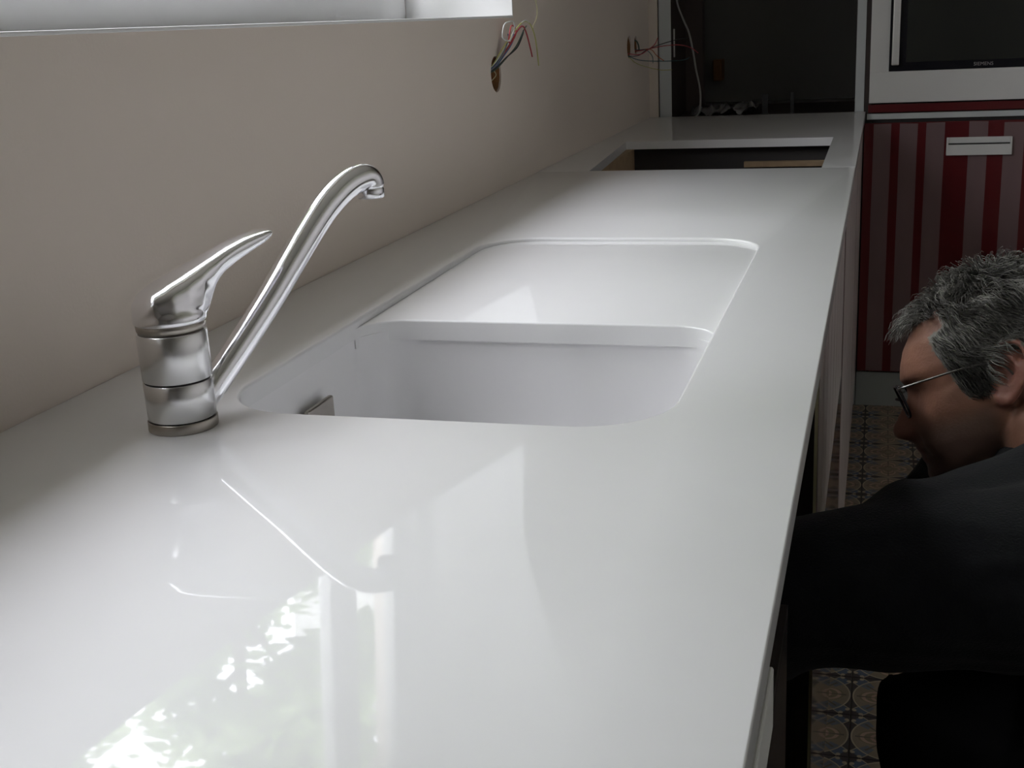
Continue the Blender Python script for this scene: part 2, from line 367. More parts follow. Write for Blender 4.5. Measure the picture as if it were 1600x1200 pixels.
# ---- window_1 in the left wall
def part_frame(bm, x0, x1, y0, y1, z0, z1, wd):
    box(bm, (x0, y0, z0), (x1, y1, z0 + wd), 0.004); box(bm, (x0, y0, z1 - wd), (x1, y1, z1), 0.004)
    box(bm, (x0, y0, z0 + wd), (x1, y0 + wd, z1 - wd), 0.004); box(bm, (x0, y1 - wd, z0 + wd), (x1, y1, z1 - wd), 0.004)
w1 = struct(thing('window_1', 'white framed kitchen window above the worktop', 'window', (-0.22, 1.2, WIN_Z0))); del w1['label']; del w1['category']
bm = B(); part_frame(bm, -0.250, -0.216, WIN_Y0, WIN_Y1, WIN_Z0, WIN_Z1, 0.066); obj('window_frame', bm, 'pvc', w1)
def sash(y0, y1, wl, wr):
    z0, z1, x0, x1, wb = WIN_Z0 + 0.050, WIN_Z1 - 0.050, -0.226, -0.200, 0.070
    bm = B(); box(bm, (x0, y0, z0), (x1, y1, z0 + wb), 0.004); box(bm, (x0, y0, z1 - wb), (x1, y1, z1), 0.004)
    box(bm, (x0, y0, z0 + wb), (x1, y0 + wl, z1 - wb), 0.004); box(bm, (x0, y1 - wr, z0 + wb), (x1, y1, z1 - wb), 0.004); s = obj('window_sash', bm, 'pvc', w1)
    bx('window_pane', (-0.221, y0 + wl - .004, z0 + wb - .004), (-0.216, y1 - wr + .004, z1 - wb + .004), 'glass', s)
    bm = B(); box(bm, (-0.2155, y0 + wl, z0 + wb), (-0.205, y1 - wr, z0 + wb + .008), 0.002); obj('glazing_bead', bm, 'pvc', s)
sash(WIN_Y0 + 0.050, 0.78, .07, .052); sash(0.784, 1.878, .052, .053); sash(1.882, 2.228, .052, .112)
# plaster reveal lining: sill board, jambs, lintel
rv = B(); box(rv, (-0.216, WIN_Y0 + 0.0005, WIN_Z0 - 0.0005), (0.0016, WIN_Y1 - 0.0005, WIN_Z0 + 0.0035), 0.0012); obj('window_sill', rv, 'reveal', w1)
for (y0, y1) in ((WIN_Y0, WIN_Y0 + 0.003), (WIN_Y1 - 0.003, WIN_Y1)):
    bx('window_jamb', (-0.216, y0, WIN_Z0 + 0.0036), (0.0012, y1, WIN_Z1 - 0.003), 'reveal', w1, 0.001)
bx('window_lintel', (-0.216, WIN_Y0, WIN_Z1 - 0.003), (0.0012, WIN_Y1, WIN_Z1), 'reveal', w1, 0.001)

# ---- door_1: closed panelled door in the wall behind the camera
d1 = struct(thing('door_1', 'closed door', 'door', (1.12, RY0 - 0.1, 0))); del d1['label']; del d1['category']
def frame_y(bm, x0, x1, z0, z1, y0, y1, wd):
    box(bm, (x0, y0, z0), (x1, y1, z0 + wd)); box(bm, (x0, y0, z1 - wd), (x1, y1, z1)); box(bm, (x0, y0, z0 + wd), (x0 + wd, y1, z1 - wd)); box(bm, (x1 - wd, y0, z0 + wd), (x1, y1, z1 - wd))
bm = B(); frame_y(bm, DOOR_X0, DOOR_X1, 0.0, DOOR_Z1, RY0 - 0.16, RY0 - 0.02, 0.05); obj('door_frame', bm, 'wall_white', d1)
for (a, b_) in ((DOOR_X0 + 0.05, DOOR_X1 - 0.05),):
    bm = B(); frame_y(bm, a, b_, 0.05, DOOR_Z1 - 0.05, RY0 - 0.12, RY0 - 0.06, 0.11); lf = obj('door_leaf', bm, 'wall_white', d1)
    bx('door_panel', (a + 0.11, RY0 - 0.10, 0.16), (b_ - 0.11, RY0 - 0.08, DOOR_Z1 - 0.16), 'wall_white', lf)

# ================================================================== OUTSIDE
M['lawn'] = pmat('garden_lawn', (0.085, 0.10, 0.055), rough=0.95, var=0.4, vscale=3)
M['render'] = pmat('white_house_render', (0.72, 0.71, 0.68), rough=0.9, var=0.04, vscale=1)
M['rooftile'] = pmat('grey_roof_slate', (0.12, 0.11, 0.11), rough=0.8, var=0.2)
M['hwin'] = pmat('dark_house_window', (0.05, 0.06, 0.07), rough=0.1)
M['bark'] = pmat('tree_bark', (0.10, 0.075, 0.055), rough=0.95, var=0.4, vscale=20)
def leaf_mat():
    mt, nt, b = new_mat('tree_leaf'); nt.nodes.remove(b)
    tc = nt.nodes.new('ShaderNodeTexCoord'); nz = nt.nodes.new('ShaderNodeTexNoise'); nz.inputs['Scale'].default_value = 1.6; nt.links.new(tc.outputs['Object'], nz.inputs['Vector'])
    rp = nt.nodes.new('ShaderNodeValToRGB'); rp.color_ramp.elements[0].position = .35; rp.color_ramp.elements[1].position = .65
    rp.color_ramp.elements[0].color = (.24, .35, .14, 1); rp.color_ramp.elements[1].color = (.42, .52, .27, 1); nt.links.new(nz.outputs['Fac'], rp.inputs[0])
    df = nt.nodes.new('ShaderNodeBsdfDiffuse'); tl = nt.nodes.new('ShaderNodeBsdfTranslucent'); mx = nt.nodes.new('ShaderNodeMixShader'); mx.inputs[0].default_value = .5
    nt.links.new(rp.outputs[0], df.inputs[0]); nt.links.new(rp.outputs[0], tl.inputs[0]); nt.links.new(df.outputs[0], mx.inputs[1]); nt.links.new(tl.outputs[0], mx.inputs[2])
    nt.links.new(mx.outputs[0], nt.nodes['Material Output'].inputs['Surface']); return mt
M['leaf'] = leaf_mat()
struct(bx('ground', (-40, -40, -0.5), (-0.34, 45, -0.2), 'lawn'))
struct(bx('terrace', (-0.34, -40, -0.5), (40, RY0 - 0.3, -0.05), 'render'))
def tree(x, y, h, rad, n, seed, label, cz=.66, ch=.34, clump=34):
    rnd = random.Random(seed)
    t = thing('garden_tree', label, 'tree', (x, y, -0.2), 'trees in the garden beyond the kitchen window')
    bm = B(); tube(bm, catmull([(x, y, -0.2), (x + .08, y - .05, h * .3), (x - .05, y + .06, h * .6), (x, y, h * .9)], 5), [0.16 - 0.13 * k / 15 for k in range(16)], 9)
    for k in range(9):
        a = k * 2.4; z = h * (.42 + .05 * k); L = rad * (.95 - .06 * k)
        tube(bm, catmull([(x, y, z), (x + math.cos(a) * L * .5, y + math.sin(a) * L * .5, z + L * .28), (x + math.cos(a) * L, y + math.sin(a) * L, z + L * .4)], 4), [0.05 - 0.005 * q for q in range(9)], 6)
    obj('trunk', bm, 'bark', t, smooth=True)
    bm = B(); clumps = []
    for k in range(clump):
        a = rnd.uniform(0, 2 * PI); u = rnd.uniform(-1, 1); q = rnd.uniform(.35, 1) ** .6
        s = math.sqrt(1 - u * u)
        clumps.append((Vector((x + math.cos(a) * s * rad * q, y + math.sin(a) * s * rad * q, h * cz + u * h * ch * q)), rnd.uniform(.22, .5) * rad * .6))
    for k in range(n):
        c, r = rnd.choice(clumps); d = Vector((rnd.gauss(0, 1), rnd.gauss(0, 1), rnd.gauss(0, .8))) * (r * .5)
        p = c + d; sz = rnd.uniform(.09, .16)
        R = Matrix.Rotation(rnd.uniform(0, 2 * PI), 3, 'Z') @ Matrix.Rotation(rnd.uniform(-1.1, 1.1), 3, 'X')
        vs = [bm.verts.new(p + R @ Vector(q) * sz) for q in ((-1, 0, 0), (0, -.45, .08), (1, 0, -.1), (0, .45, .08))]
        bm.faces.new(vs)
    f = obj('foliage', bm, 'leaf', t, recalc=False); f['kind'] = 'stuff'
tree(-4.2, 8.5, 6.7, 1.5, 7500, 4, 'dense leafy tree reflected in the worktop next to the window frame', clump=55)
tree(-7.7, 10.0, 8.8, 1.7, 4200, 2, 'middle leafy tree reflected in the near corner of the worktop')
tree(-9.6, 5.4, 7.6, 1.7, 4500, 5, 'airy leafy tree furthest left among the reflected trees')
tree(-5.0, -1.9, 6.3, 1.75, 9000, 8, 'unseen high-crowned tree added to shade the worktop, opposite the left end of the kitchen window', .78, .21)  # added out of view, its crown cuts daylight on the worktop's front part
tree(-5.1, 1.9, 6.4, 1.75, 9000, 9, 'unseen high-crowned tree added to shade the worktop, opposite the middle of the kitchen window', .78, .21)  # second added crown, also unseen, holding back the same daylight
hs = thing('neighbour_house', 'white rendered house reflected as a pale strip in the worktop', 'house', (-3.2, 14.0, -0.2))
bx('wall', (-5.8, 12.6, -0.2), (1.6, 18, 7.9), 'render', hs)
bm = B()
vs = [bm.verts.new(p) for p in ((-6.0, 12.4, 7.9), (1.9, 12.4, 7.9), (1.9, 18.3, 7.9), (-6.0, 18.3, 7.9), (-6.0, 15.3, 9.6), (1.9, 15.3, 9.6))]
for f in ((0, 1, 5, 4), (2, 3, 4, 5), (1, 2, 5), (3, 0, 4), (3, 2, 1, 0)): bm.faces.new([vs[i] for i in f])
obj('roof', bm, 'rooftile', hs)
for (xa, za) in ((-1.2, 0.9), (0.2, 0.9), (-1.2, 4.2), (0.2, 4.2)):
    fw = bx('window', (xa, 12.54, za), (xa + 0.9, 12.63, za + 1.3), 'pvc', hs); bx('pane', (xa + .08, 12.52, za + .08), (xa + .82, 12.545, za + 1.22), 'hwin', fw)

# ================================================================== WORKTOP
CX1 = 0.638; TH = 0.020; SEAM = 2.470; CY0 = -0.75; CY1 = 3.788
SX0, SX1, SY0, SY1 = 0.145, 0.532, 0.866, 1.688
ct = thing('worktop', 'long glossy white worktop with a recessed sink opening and an empty hob cutout', 'worktop', (0.32, 1.5, CZ - TH))
def slab(name, x0, x1, y0, y1, hole, rfil, rout=0.0015):
    """slab with a rounded outer arris and a hole whose rim is rounded by rfil; hole(d) gives the loop offset inwards by d"""
    bm = B(); n = 5
    outer = []
    for k in range(n + 1):
        a = PI / 2 * k / n
        outer.append(loop_verts(bm, inset_rect(x0, x1, y0, y1, rout * (1 - math.sin(a))), CZ - rout * (1 - math.cos(a))))
    for k in range(n): bridge(bm, outer[k], outer[k + 1], True)
    ob = loop_verts(bm, inset_rect(x0, x1, y0, y1, 0.0), CZ - TH); bridge(bm, outer[-1], ob)
    inner = []
    for k in range(n + 1):
        a = PI / 2 * k / n
        inner.append(loop_verts(bm, hole(-rfil * (1 - math.sin(a))), CZ - rfil * (1 - math.cos(a))))
    for k in range(n): bridge(bm, inner[k], inner[k + 1], True)
    ib = loop_verts(bm, hole(0), CZ - TH); bridge(bm, inner[-1], ib)
    fill(bm, outer[0], inner[0]); fill(bm, ob, ib)
    return shade(obj(name, bm, 'counter', ct))
def sink_hole(d): return rrect(SX0 + d, SX1 - d, SY0 + d, SY1 - d, 0.075 - d, 20)
def hob_hole(d):
    return [(0.110 + d, 2.4712 + max(d, 0) + 0.0), (0.5745 - d, 2.4712 + max(d, 0)), (0.5745 - d, 3.058 - d), (0.070 + d, 3.062 - d)]
s1 = slab('slab', 0.001, CX1, CY0, SEAM - 0.0002, sink_hole, 0.0035)
def slab_hob():
    bm = B(); x0, x1, y0, y1 = 0.001, CX1, SEAM + 0.0002, CY1
    # three strips round the cutout, its near side is the end of the first slab
    pts = [(x0, y0), (0.110, y0), (0.070, 3.062), (0.5745, 3.058), (0.5745, y0), (x1, y0), (x1, y1), (x0, y1)]
    t = loop_verts(bm, pts, CZ); b = loop_verts(bm, pts, CZ - TH); bridge(bm, t, b)
    fill(bm, t); fill(bm, b)
    return obj('slab', bm, 'counter', ct)
slab_hob()

# ================================================================== SINK
sk = thing('sink', 'white moulded sink with one deep bowl and a sloping drainboard let into the worktop', 'sink', (0.34, 1.28, CZ - 0.2))
DRY = 1.221
def drain_outline(d, front=0.0):
    """drainboard plan: sink hole beyond DRY, near edge curving towards the viewer at both ends"""
    x0, x1, y1 = SX0 + d, SX1 - d, SY1 - d
    r = 0.075 - d; n = 20; out = []
    rc = 0.046
    # near edge from left to right, concave corners
    yb = DRY + front
    for k in range(n + 1):
        a = PI - PI / 2 * k / n                              # left corner curls towards the camera
        out.append((x0 + rc + rc * math.cos(a), yb - rc + rc * math.sin(a)))
    for k in range(n + 1):
        a = PI / 2 - PI / 2 * k / n
        out.append((x1 - rc + rc * math.cos(a), yb - rc + rc * math.sin(a)))
    for k in range(n + 1):
        a = PI / 2 * k / n
        out.append((x1 - r + r * math.cos(a), y1 - r + r * math.sin(a)))
    for k in range(n + 1):
        a = PI / 2 + PI / 2 * k / n
        out.append((x0 + r + r * math.cos(a), y1 - r + r * math.sin(a)))
    return out
def drain_z(p): return CZ - 0.0052 - 0.0035 * (SY1 - p[1]) / (SY1 - DRY)
bm = B()
n = 4; rings = []
rf = 0.0022
for k in range(n + 1):
    a = PI / 2 * k / n
    fr = rf * (1 - math.sin(a)); dz = rf * (1 - math.cos(a))
    P = drain_outline(0.0001, fr); rings.append([bm.verts.new((p[0], p[1], drain_z(p) - (dz if i < 42 else 0.0))) for i, p in enumerate(P)])
for k in range(n):
    for i in range(41):
        f = bm.faces.new((rings[k][i], rings[k][i + 1], rings[k + 1][i + 1], rings[k + 1][i])); f.smooth = True
top = rings[0]; low = [bm.verts.new((v.co.x, v.co.y, CZ - 0.031)) for v in rings[-1]]
fill(bm, top)
nn = len(top)
for i in range(nn):
    j = (i + 1) % nn; bm.faces.new((rings[-1][i], rings[-1][j], low[j], low[i]))
fill(bm, low)
bmesh.ops.remove_doubles(bm, verts=bm.verts, dist=1e-6)
shade(obj('drainboard', bm, 'counter', sk))
# bowl
bm = B(); prof = [(0.0, -0.0203), (0.0, -0.10), (0.002, -0.135), (0.008, -0.155), (0.020, -0.171), (0.040, -0.181), (0.07, -0.185), (0.12, -0.187)]
prev = None; first = None
for (d, z) in prof:
    l = loop_verts(bm, rrect(0.1435 + d, 0.5335 - d, 0.8645 + d, 1.2265 - d, max(0.060 - d * .3, 0.012), 16), CZ + z)
    if prev: bridge(bm, prev, l, True)
    else: first = l
    prev = l
bm.faces.new(prev)
prev = None
for (d, z) in [(-0.008, -0.0203), (-0.008, -0.10), (-0.004, -0.15), (0.03, -0.19), (0.12, -0.196)]:
    l = loop_verts(bm, rrect(0.1435 + d, 0.5335 - d, 0.8645 + d, 1.2265 - d, max(0.064 - d * .3, 0.012), 16), CZ + z)
    if prev: bridge(bm, prev, l, True)
    else: bridge(bm, first, l)
    prev = l
bm.faces.new(prev)
shade(obj('bowl', bm, 'sink', sk))
# square overflow cover on the wall side of the bowl
bm = B(); box(bm, (0.1505, 1.028, CZ - 0.108), (0.1565, 1.086, CZ - 0.0545), 0.0022, 3); ov = obj('overflow_plate', bm, 'ring', sk, smooth=False)
ov['label'] = 'square metal overflow cover'
bm = B(); tube(bm, [(0.140, 1.057, CZ - 0.081), (0.1507, 1.057, CZ - 0.081)], 0.02, 20); obj('overflow_stem', bm, 'ring', ov)
bm = B(); lathe(bm, (0.338, 1.045, CZ - 0.1875), [(0.056, 0), (0.056, 0.0025), (0.050, 0.0035), (0.040, 0.0005), (0.001, 0.0005)], 32); obj('drain_strainer', bm, 'brushed', sk)

# ================================================================== FAUCET
FX, FY = 0.149, 0.822; R0 = 0.0272
fc = thing('faucet', 'chrome single-lever kitchen faucet with a long slanting spout', 'faucet', (FX, FY, CZ))
bm = B(); lathe(bm, (FX, FY, CZ), [(R0 + .0003, 0.0), (R0 + .0006, 0.001), (R0 + .0006, 0.0076), (R0, 0.0084)]); obj('base_ring', bm, 'ring', fc, True)
bm = B(); lathe(bm, (FX, FY, CZ), [(R0 - .0015, 0.0084), (R0 - .0015, 0.0094)]); obj('joint', bm, 'gapdark', fc, True)
bm = B(); lathe(bm, (FX, FY, CZ), [(R0 - .0008, 0.0092), (R0, 0.0098), (R0 + .0002, 0.0395), (R0 - .0006, 0.0402)]); obj('lower_body', bm, 'brushed', fc, True)
bm = B(); lathe(bm, (FX, FY, CZ), [(R0 - .0018, 0.0402), (R0 - .0018, 0.0414)]); obj('joint', bm, 'gapdark', fc, True)
bm = B(); lathe(bm, (FX, FY, CZ), [(R0 - .0004, 0.0413), (R0 + .0003, 0.042), (R0 + .0006, 0.0795), (R0 - .0002, 0.0803)]); obj('upper_body', bm, 'brushed', fc, True)
bm = B(); lathe(bm, (FX, FY, CZ), [(R0 - .0012, 0.0803), (R0 - .0012, 0.0816), (R0 - .0002, 0.0820), (R0 + .0002, 0.0868), (R0 - .001, 0.0875)]); obj('collar', bm, 'ring', fc, True)
for nm in ('base_ring', 'lower_body', 'upper_body', 'collar'):
    pass
# lever handle: cap over the collar that stretches into a flat lever
az = math.radians(60); U = Vector((math.cos(az), math.sin(az), 0)); W = Vector((-math.sin(az), math.cos(az), 0))
C0 = Vector((FX, FY, CZ))
def hp(s, z, wv=0.0): return C0 + U * s + W * wv + Vector((0, 0, z))
bm = B()
lathe(bm, (FX, FY, CZ), [(R0 - .004, .0872), (R0 + .0012, .0872), (R0 + .0020, .0893), (R0 + .0014, .0940), (R0 - .0015, .0985), (R0 - .008, .1010), (.002, .1015)], 40)
st = [(-.0285, .0890, -.0286, .0985, .004, .004), (-.0262, .0885, -.0268, .1045, .0125, .011), (-.0200, .0885, -.0195, .1120, .0205, .0165), (-.0080, .0885, -.0060, .1180, .0280, .0205),
      (.0060, .0885, .0100, .1235, .0283, .0212), (.0180, .0885, .0250, .1288, .0232, .0202), (.0265, .0890, .0370, .1328, .0160, .0188), (.0300, .0985, .0450, .1358, .0150, .0174),
      (.0350, .1090, .0530, .1385, .0148, .0160), (.0450, .1185, .0620, .1412, .0142, .0148), (.0580, .1252, .0710, .1436, .0136, .0139), (.0720, .1310, .0800, .1452, .0130, .0132),
      (.0860, .1362, .0905, .1464, .0120, .0122), (.0945, .1400, .0970, .1462, .0096, .0098), (.0985, .1425, .0995, .1448, .005, .005)]
prev = None; SEG = 28
for (sb, zb, sT, zT, hwb, hwt) in st:
    ring = []
    for k in range(SEG):
        a = 2 * PI * k / SEG; ca, sa = math.cos(a), math.sin(a); ex = 0.50
        u = math.copysign(abs(ca) ** ex, ca); v = math.copysign(abs(sa) ** ex, sa); t = (v + 1) / 2
        ring.append(bm.verts.new(hp(sb + (sT - sb) * t, zb + (zT - zb) * t, (hwb + (hwt - hwb) * t) * u)))
    if prev: bridge(bm, prev, ring, True)
    else: bm.faces.new(ring[::-1])
    prev = ring
bm.faces.new(prev)
hd = obj('lever_handle', bm, 'chrome', fc, smooth=True)
md = hd.modifiers.new('r', 'REMESH'); md.mode = 'VOXEL'; md.voxel_size = 0.0009; md.use_smooth_shade = True
md = hd.modifiers.new('s', 'SMOOTH'); md.iterations = 26; md.factor = .55; bake(hd)
for p in hd.data.polygons: p.use_smooth = True
# spout
az = math.radians(67); U2 = Vector((math.cos(az), math.sin(az), 0))
def spz(s, z): return C0 + U2 * s + Vector((0, 0, z))
path = catmull([spz(0.016, 0.0110), spz(0.041, 0.0318), spz(0.072, 0.0585), spz(0.100, 0.0835), spz(0.128, 0.1108), spz(0.150, 0.1322), spz(0.170, 0.1500), spz(0.188, 0.1622), spz(0.203, 0.1693), spz(0.215, 0.1722), spz(0.2235, 0.1722), spz(0.2285, 0.1688), spz(0.2300, 0.1640)], 6)
bm = B(); tube(bm, path, [0.0112 + 0.0012 * min(1, k / 40) for k in range(len(path))], 28); so = obj('spout', bm, 'chrome', fc, True)
ac = spz(0.2292, 0.0)
bm = B(); lathe(bm, (ac.x, ac.y, CZ), [(0.0085, 0.1535), (0.0117, 0.1535), (0.0123, 0.1542), (0.0123, 0.1615), (0.0117, 0.1622), (0.0117, 0.1630), (0.0122, 0.1640), (0.0122, 0.1670)], 32); obj('aerator', bm, 'chrome', so, True)
for o in [c for c in fc.children_recursive if c.type == 'MESH']:
    for p in o.data.polygons:
        p.use_smooth = abs(p.normal.z) < 0.95 or o.name.startswith(('lever', 'spout'))

# ================================================================== BASE CABINETS
FRX = 0.633          # plane of the fronts
def carcass(t, y0, y1, open_top=True):
    z0, z1 = 0.10, CZ - TH - 0.0005; th = 0.018
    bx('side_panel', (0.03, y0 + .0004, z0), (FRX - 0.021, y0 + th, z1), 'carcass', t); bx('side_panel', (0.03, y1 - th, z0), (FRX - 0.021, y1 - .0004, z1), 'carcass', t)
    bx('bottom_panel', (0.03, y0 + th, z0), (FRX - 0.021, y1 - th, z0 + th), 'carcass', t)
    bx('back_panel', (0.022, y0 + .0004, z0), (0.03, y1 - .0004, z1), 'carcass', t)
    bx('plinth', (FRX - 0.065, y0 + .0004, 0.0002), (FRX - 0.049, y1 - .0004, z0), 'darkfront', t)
def film_strips(front, spans, x, z0, z1, rnd):
    for (ya, yb) in spans:
        bm = B(); k = 10; vs = []
        for q in range(k + 1):
            z = z0 + (z1 - z0) * q / k
            if q == k: z += rnd.uniform(-.004, .003)
            j = rnd.uniform(-.0006, .0006)
            vs.append([bm.verts.new((x + dx, yy + j, z + (rnd.uniform(-.003, .003) if q == k else 0))) for dx in (0.0001, 0.0006) for yy in (ya, yb)])
        for q in range(k):
            a, b = vs[q], vs[q + 1]
            for (i, j) in ((2, 3), (3, 1), (1, 0), (0, 2)): bm.faces.new((a[i], a[j], b[j], b[i]))
        bm.faces.new((vs[0][0], vs[0][1], vs[0][3], vs[0][2])); bm.faces.new((vs[-1][0], vs[-1][1], vs[-1][3], vs[-1][2]))
        obj('protective_film', bm, 'film_sheen', front)
def strips_between(y0, y1, wd, gap, rnd):
    out = []; y = y0 + 0.006
    while y + wd < y1:
        out.append((y, y + wd)); y += wd + rnd.uniform(*gap)
    return out
rnd = random.Random(3)
# near unit: dark front below an aluminium grip rail
n1 = thing('base_cabinet', 'dark-fronted base cabinet with an aluminium grip rail under the near end of the worktop', 'cabinet', (0.32, 0.03, 0))
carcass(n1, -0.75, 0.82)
bx('door', (FRX - 0.020, -0.748, 0.105), (FRX - 0.004, 0.838, CZ - 0.135), 'darkfront', n1, 0.001)
rl = bx('grip_rail', (FRX - 0.020, -0.748, CZ - 0.123), (FRX - 0.001, 0.672, CZ - 0.081), 'alu', n1, 0.0015); rl['label'] = 'aluminium grip rail'
bx('rail_lip', (FRX - 0.016, -0.748, CZ - 0.134), (FRX - 0.004, 0.838, CZ - 0.1232), 'darkfront', n1)
# sink unit: door taken off
n2 = thing('sink_cabinet', 'open sink base cabinet with its door taken off, where the man reaches in', 'cabinet', (0.32, 1.03, 0))
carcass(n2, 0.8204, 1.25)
# door units beyond
def door_unit(y0, y1, dy0, dy1, label, peeled=False):
    t = thing('base_cabinet', label, 'cabinet', (0.32, (y0 + y1) / 2, 0), 'red base cabinets beyond the sink')
    carcass(t, y0, y1)
    f = bx('door', (FRX - 0.020, dy0, 0.105), (FRX - 0.0008, dy1, CZ - 0.030), 'red', t, 0.001)
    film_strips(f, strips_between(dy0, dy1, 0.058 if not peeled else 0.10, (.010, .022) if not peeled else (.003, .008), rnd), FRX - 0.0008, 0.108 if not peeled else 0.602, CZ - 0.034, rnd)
door_unit(1.2504, 2.12, 1.211, 2.118, 'red base cabinet with film peeled from its lower half, next to the open sink cabinet', True)
_dc = [o for o in bpy.data.objects if o.name.startswith('base_cabinet')][-1]
bx('edge_band', (FRX - 0.020, 1.2098, 0.105), (FRX - 0.0045, 1.2108, CZ - 0.030), 'darkfront', _dc)
bx('edge_trim', (FRX - 0.0044, 1.2098, 0.105), (FRX - 0.001, 1.2108, CZ - 0.030), 'w_cream', _dc)
door_unit(2.1204, 3.12, 2.122, 3.118, 'red film-striped base cabinet under the hob cutout')
door_unit(3.1204, 3.786, 3.122, 3.770, 'red film-striped base cabinet at the far end, against the oven cabinet')
# things seen down the hob cutout
bt = tag(bx('wooden_batten', (0.36, 3.085, CZ - 0.072), (0.60, 3.100, CZ - 0.058), 'wood', None, 0.001), 'raw wooden batten fixed inside the hob cutout', 'batten')
hp_ = tag(bx('chipboard_rail', (0.031, 2.50, CZ - 0.085), (0.085, 3.09, CZ - TH - 0.001), 'wood', None, 0.001), 'raw chipboard rail along the wall under the hob cutout', 'rail')

# ================================================================== TALL UNITS AT THE END
TY = 3.79; TD = 4.38; TZ = 2.20
nc = thing('tall_niche_cabinet', 'tall open cabinet with a dark niche between pale grey side panels', 'cabinet', (0.33, 4.08, 0))
def edged_panel(x0, x1):
    p = bx('side_panel', (x0, TY + 0.002, 0.0), (x1, TD, TZ), 'niche_dark', nc); bx('panel_edge', (x0, TY, 0.0), (x1, TY + 0.0019, TZ), 'edge', p)
edged_panel(0.0315, 0.068); edged_panel(0.607, 0.6325)
bx('wall_filler', (0.0005, TY + 0.0005, 0.0), (0.0275, TY + 0.02, TZ), 'wall', nc)
bx('shadow_joint', (0.0276, TY + 0.014, 0.0), (0.0313, TY + 0.02, TZ), 'gapdark', nc)
bx('back_panel', (0.0685, TD - 0.01, 0.9), (0.6065, TD, TZ - 0.02), 'niche_back', nc)
bx('niche_floor', (0.0685, TY + 0.003, 0.872), (0.6065, TD - 0.011, 0.890), 'niche_dark', nc)
bx('top_panel', (0.0685, TY + 0.003, TZ - 0.02), (0.6065, TD - 0.0005, TZ), 'niche_dark', nc)
bx('inner_post', (0.0690, TY + 0.28, 0.8905), (0.125, TY + 0.33, TZ - 0.021), 'niche_dark', nc)
ZN = 0.8902
def cable(name, pts, r, mat, label, cat, parent=None, seg=8):
    bm = B(); tube(bm, catmull(pts, 8), r, seg); o = obj(name, bm, mat, parent, True)
    if parent is None: tag(o, label, cat)
    return o
cable('power_cable', [(0.078, 3.86, 1.60), (0.074, 3.855, 1.40), (0.0745, 3.85, 1.30), (0.078, 3.85, 1.235), (0.096, 3.85, 1.185), (0.113, 3.85, 1.145), (0.126, 3.85, 1.085), (0.134, 3.85, 1.035), (0.146, 3.84, 0.985), (0.150, 3.83, 0.945), (0.146, 3.825, ZN + .018), (0.128, 3.822, ZN + .0034), (0.095, 3.825, ZN + .0034)], 0.0030, 'w_cable', 'pale grey cable hanging down inside the dark niche', 'cable')
bm = B(); box(bm, (0.0682, 3.834, 1.075), (0.0712, 3.846, 1.158), 0.0008); tag(obj('cable_duct', bm, 'w_white'), 'short white cable duct on the inner left side of the niche', 'cable duct')
bm = B(); box(bm, (0.128, 4.30, 0.975), (0.158, 4.3698, 1.045), 0.003); box(bm, (0.134, 4.2965, 0.985), (0.152, 4.30, 1.03), 0.001); tag(obj('junction_box', bm, 'box_orange'), 'small orange junction box at the back of the niche', 'junction box')
# crumpled plastic wrap
bm = B()
bmesh.ops.create_grid(bm, x_segments=26, y_segments=10, size=0.5)
for v in bm.verts:
    u, q = v.co.x, v.co.y
    h = 0.018 + 0.030 * noise.noise(Vector((u * 6, q * 5, 2))) + 0.016 * noise.noise(Vector((u * 14, q * 11, 7)))
    v.co = Vector((0.215 + u * 0.20, 3.915 + q * 0.11 + .02 * noise.noise(Vector((u * 5, q * 4, 9))), ZN + max(0.0006, h + 0.012 * u)))
r = bmesh.ops.solidify(bm, geom=bm.faces[:], thickness=0.0004)
tag(obj('plastic_wrap', bm, 'plastic', smooth=True), 'crumpled clear plastic wrap lying on the niche floor', 'plastic wrap')
def post(x, wd, h, label):
    t = thing('fixing_bracket', label, 'bracket', (x, 3.90, ZN), 'dark brackets on the niche floor')
    bm = B(); box(bm, (x - wd, 3.885, ZN), (x + wd, 3.915, ZN + .004), .001); obj('foot', bm, 'w_black', t)
    bm = B(); box(bm, (x - wd * .8, 3.897, ZN + .004), (x + wd * .8, 3.903, ZN + h), .001); obj('upright', bm, 'w_black', t)
post(0.338, 0.011, 0.062, 'wider dark bracket on the niche floor beside the crumpled plastic'); post(0.420, 0.007, 0.064, 'thin dark bracket standing alone on the niche floor')

oc = thing('oven_cabinet', 'tall cabinet housing the oven above a red film-striped drawer', 'cabinet', (0.935, 4.08, 0))
OX0, OX1 = 0.634, 1.236
for (a, b_) in ((OX0, OX0 + .016), (OX1 - .016, OX1)): bx('side_panel', (a, TY + 0.002, 0.0), (b_, TD, TZ), 'niche_dark', oc)
bx('back_panel', (OX0 + .0165, TD - .01, 0.0), (OX1 - .0165, TD, TZ), 'niche_dark', oc)
bx('shelf', (OX0 + .0165, TY + .002, CZ - 0.003), (OX1 - .0165, TD - .011, CZ + 0.012), 'niche_dark', oc)
rs = bx('red_trim', (OX0 + .011, TY - .014, CZ - 0.003), (OX1 - .002, TY + .0015, CZ + 0.020), 'red', oc, 0.001)
bx('aluminium_trim', (OX0 + .008, TY - .016, CZ - 0.0225), (OX1 - .002, TY + .0015, CZ - 0.0065), 'edge', oc, 0.001)
bx('shadow_gap', (OX0 + .003, TY - .004, CZ - 0.032), (OX1 - .003, TY + .0015, CZ - 0.0228), 'gapdark', oc)
drw = bx('drawer_front', (OX0 + .002, TY - .018, CZ - 0.785), (OX1 - .002, TY + .0015, CZ - 0.0325), 'red', oc, 0.0012)
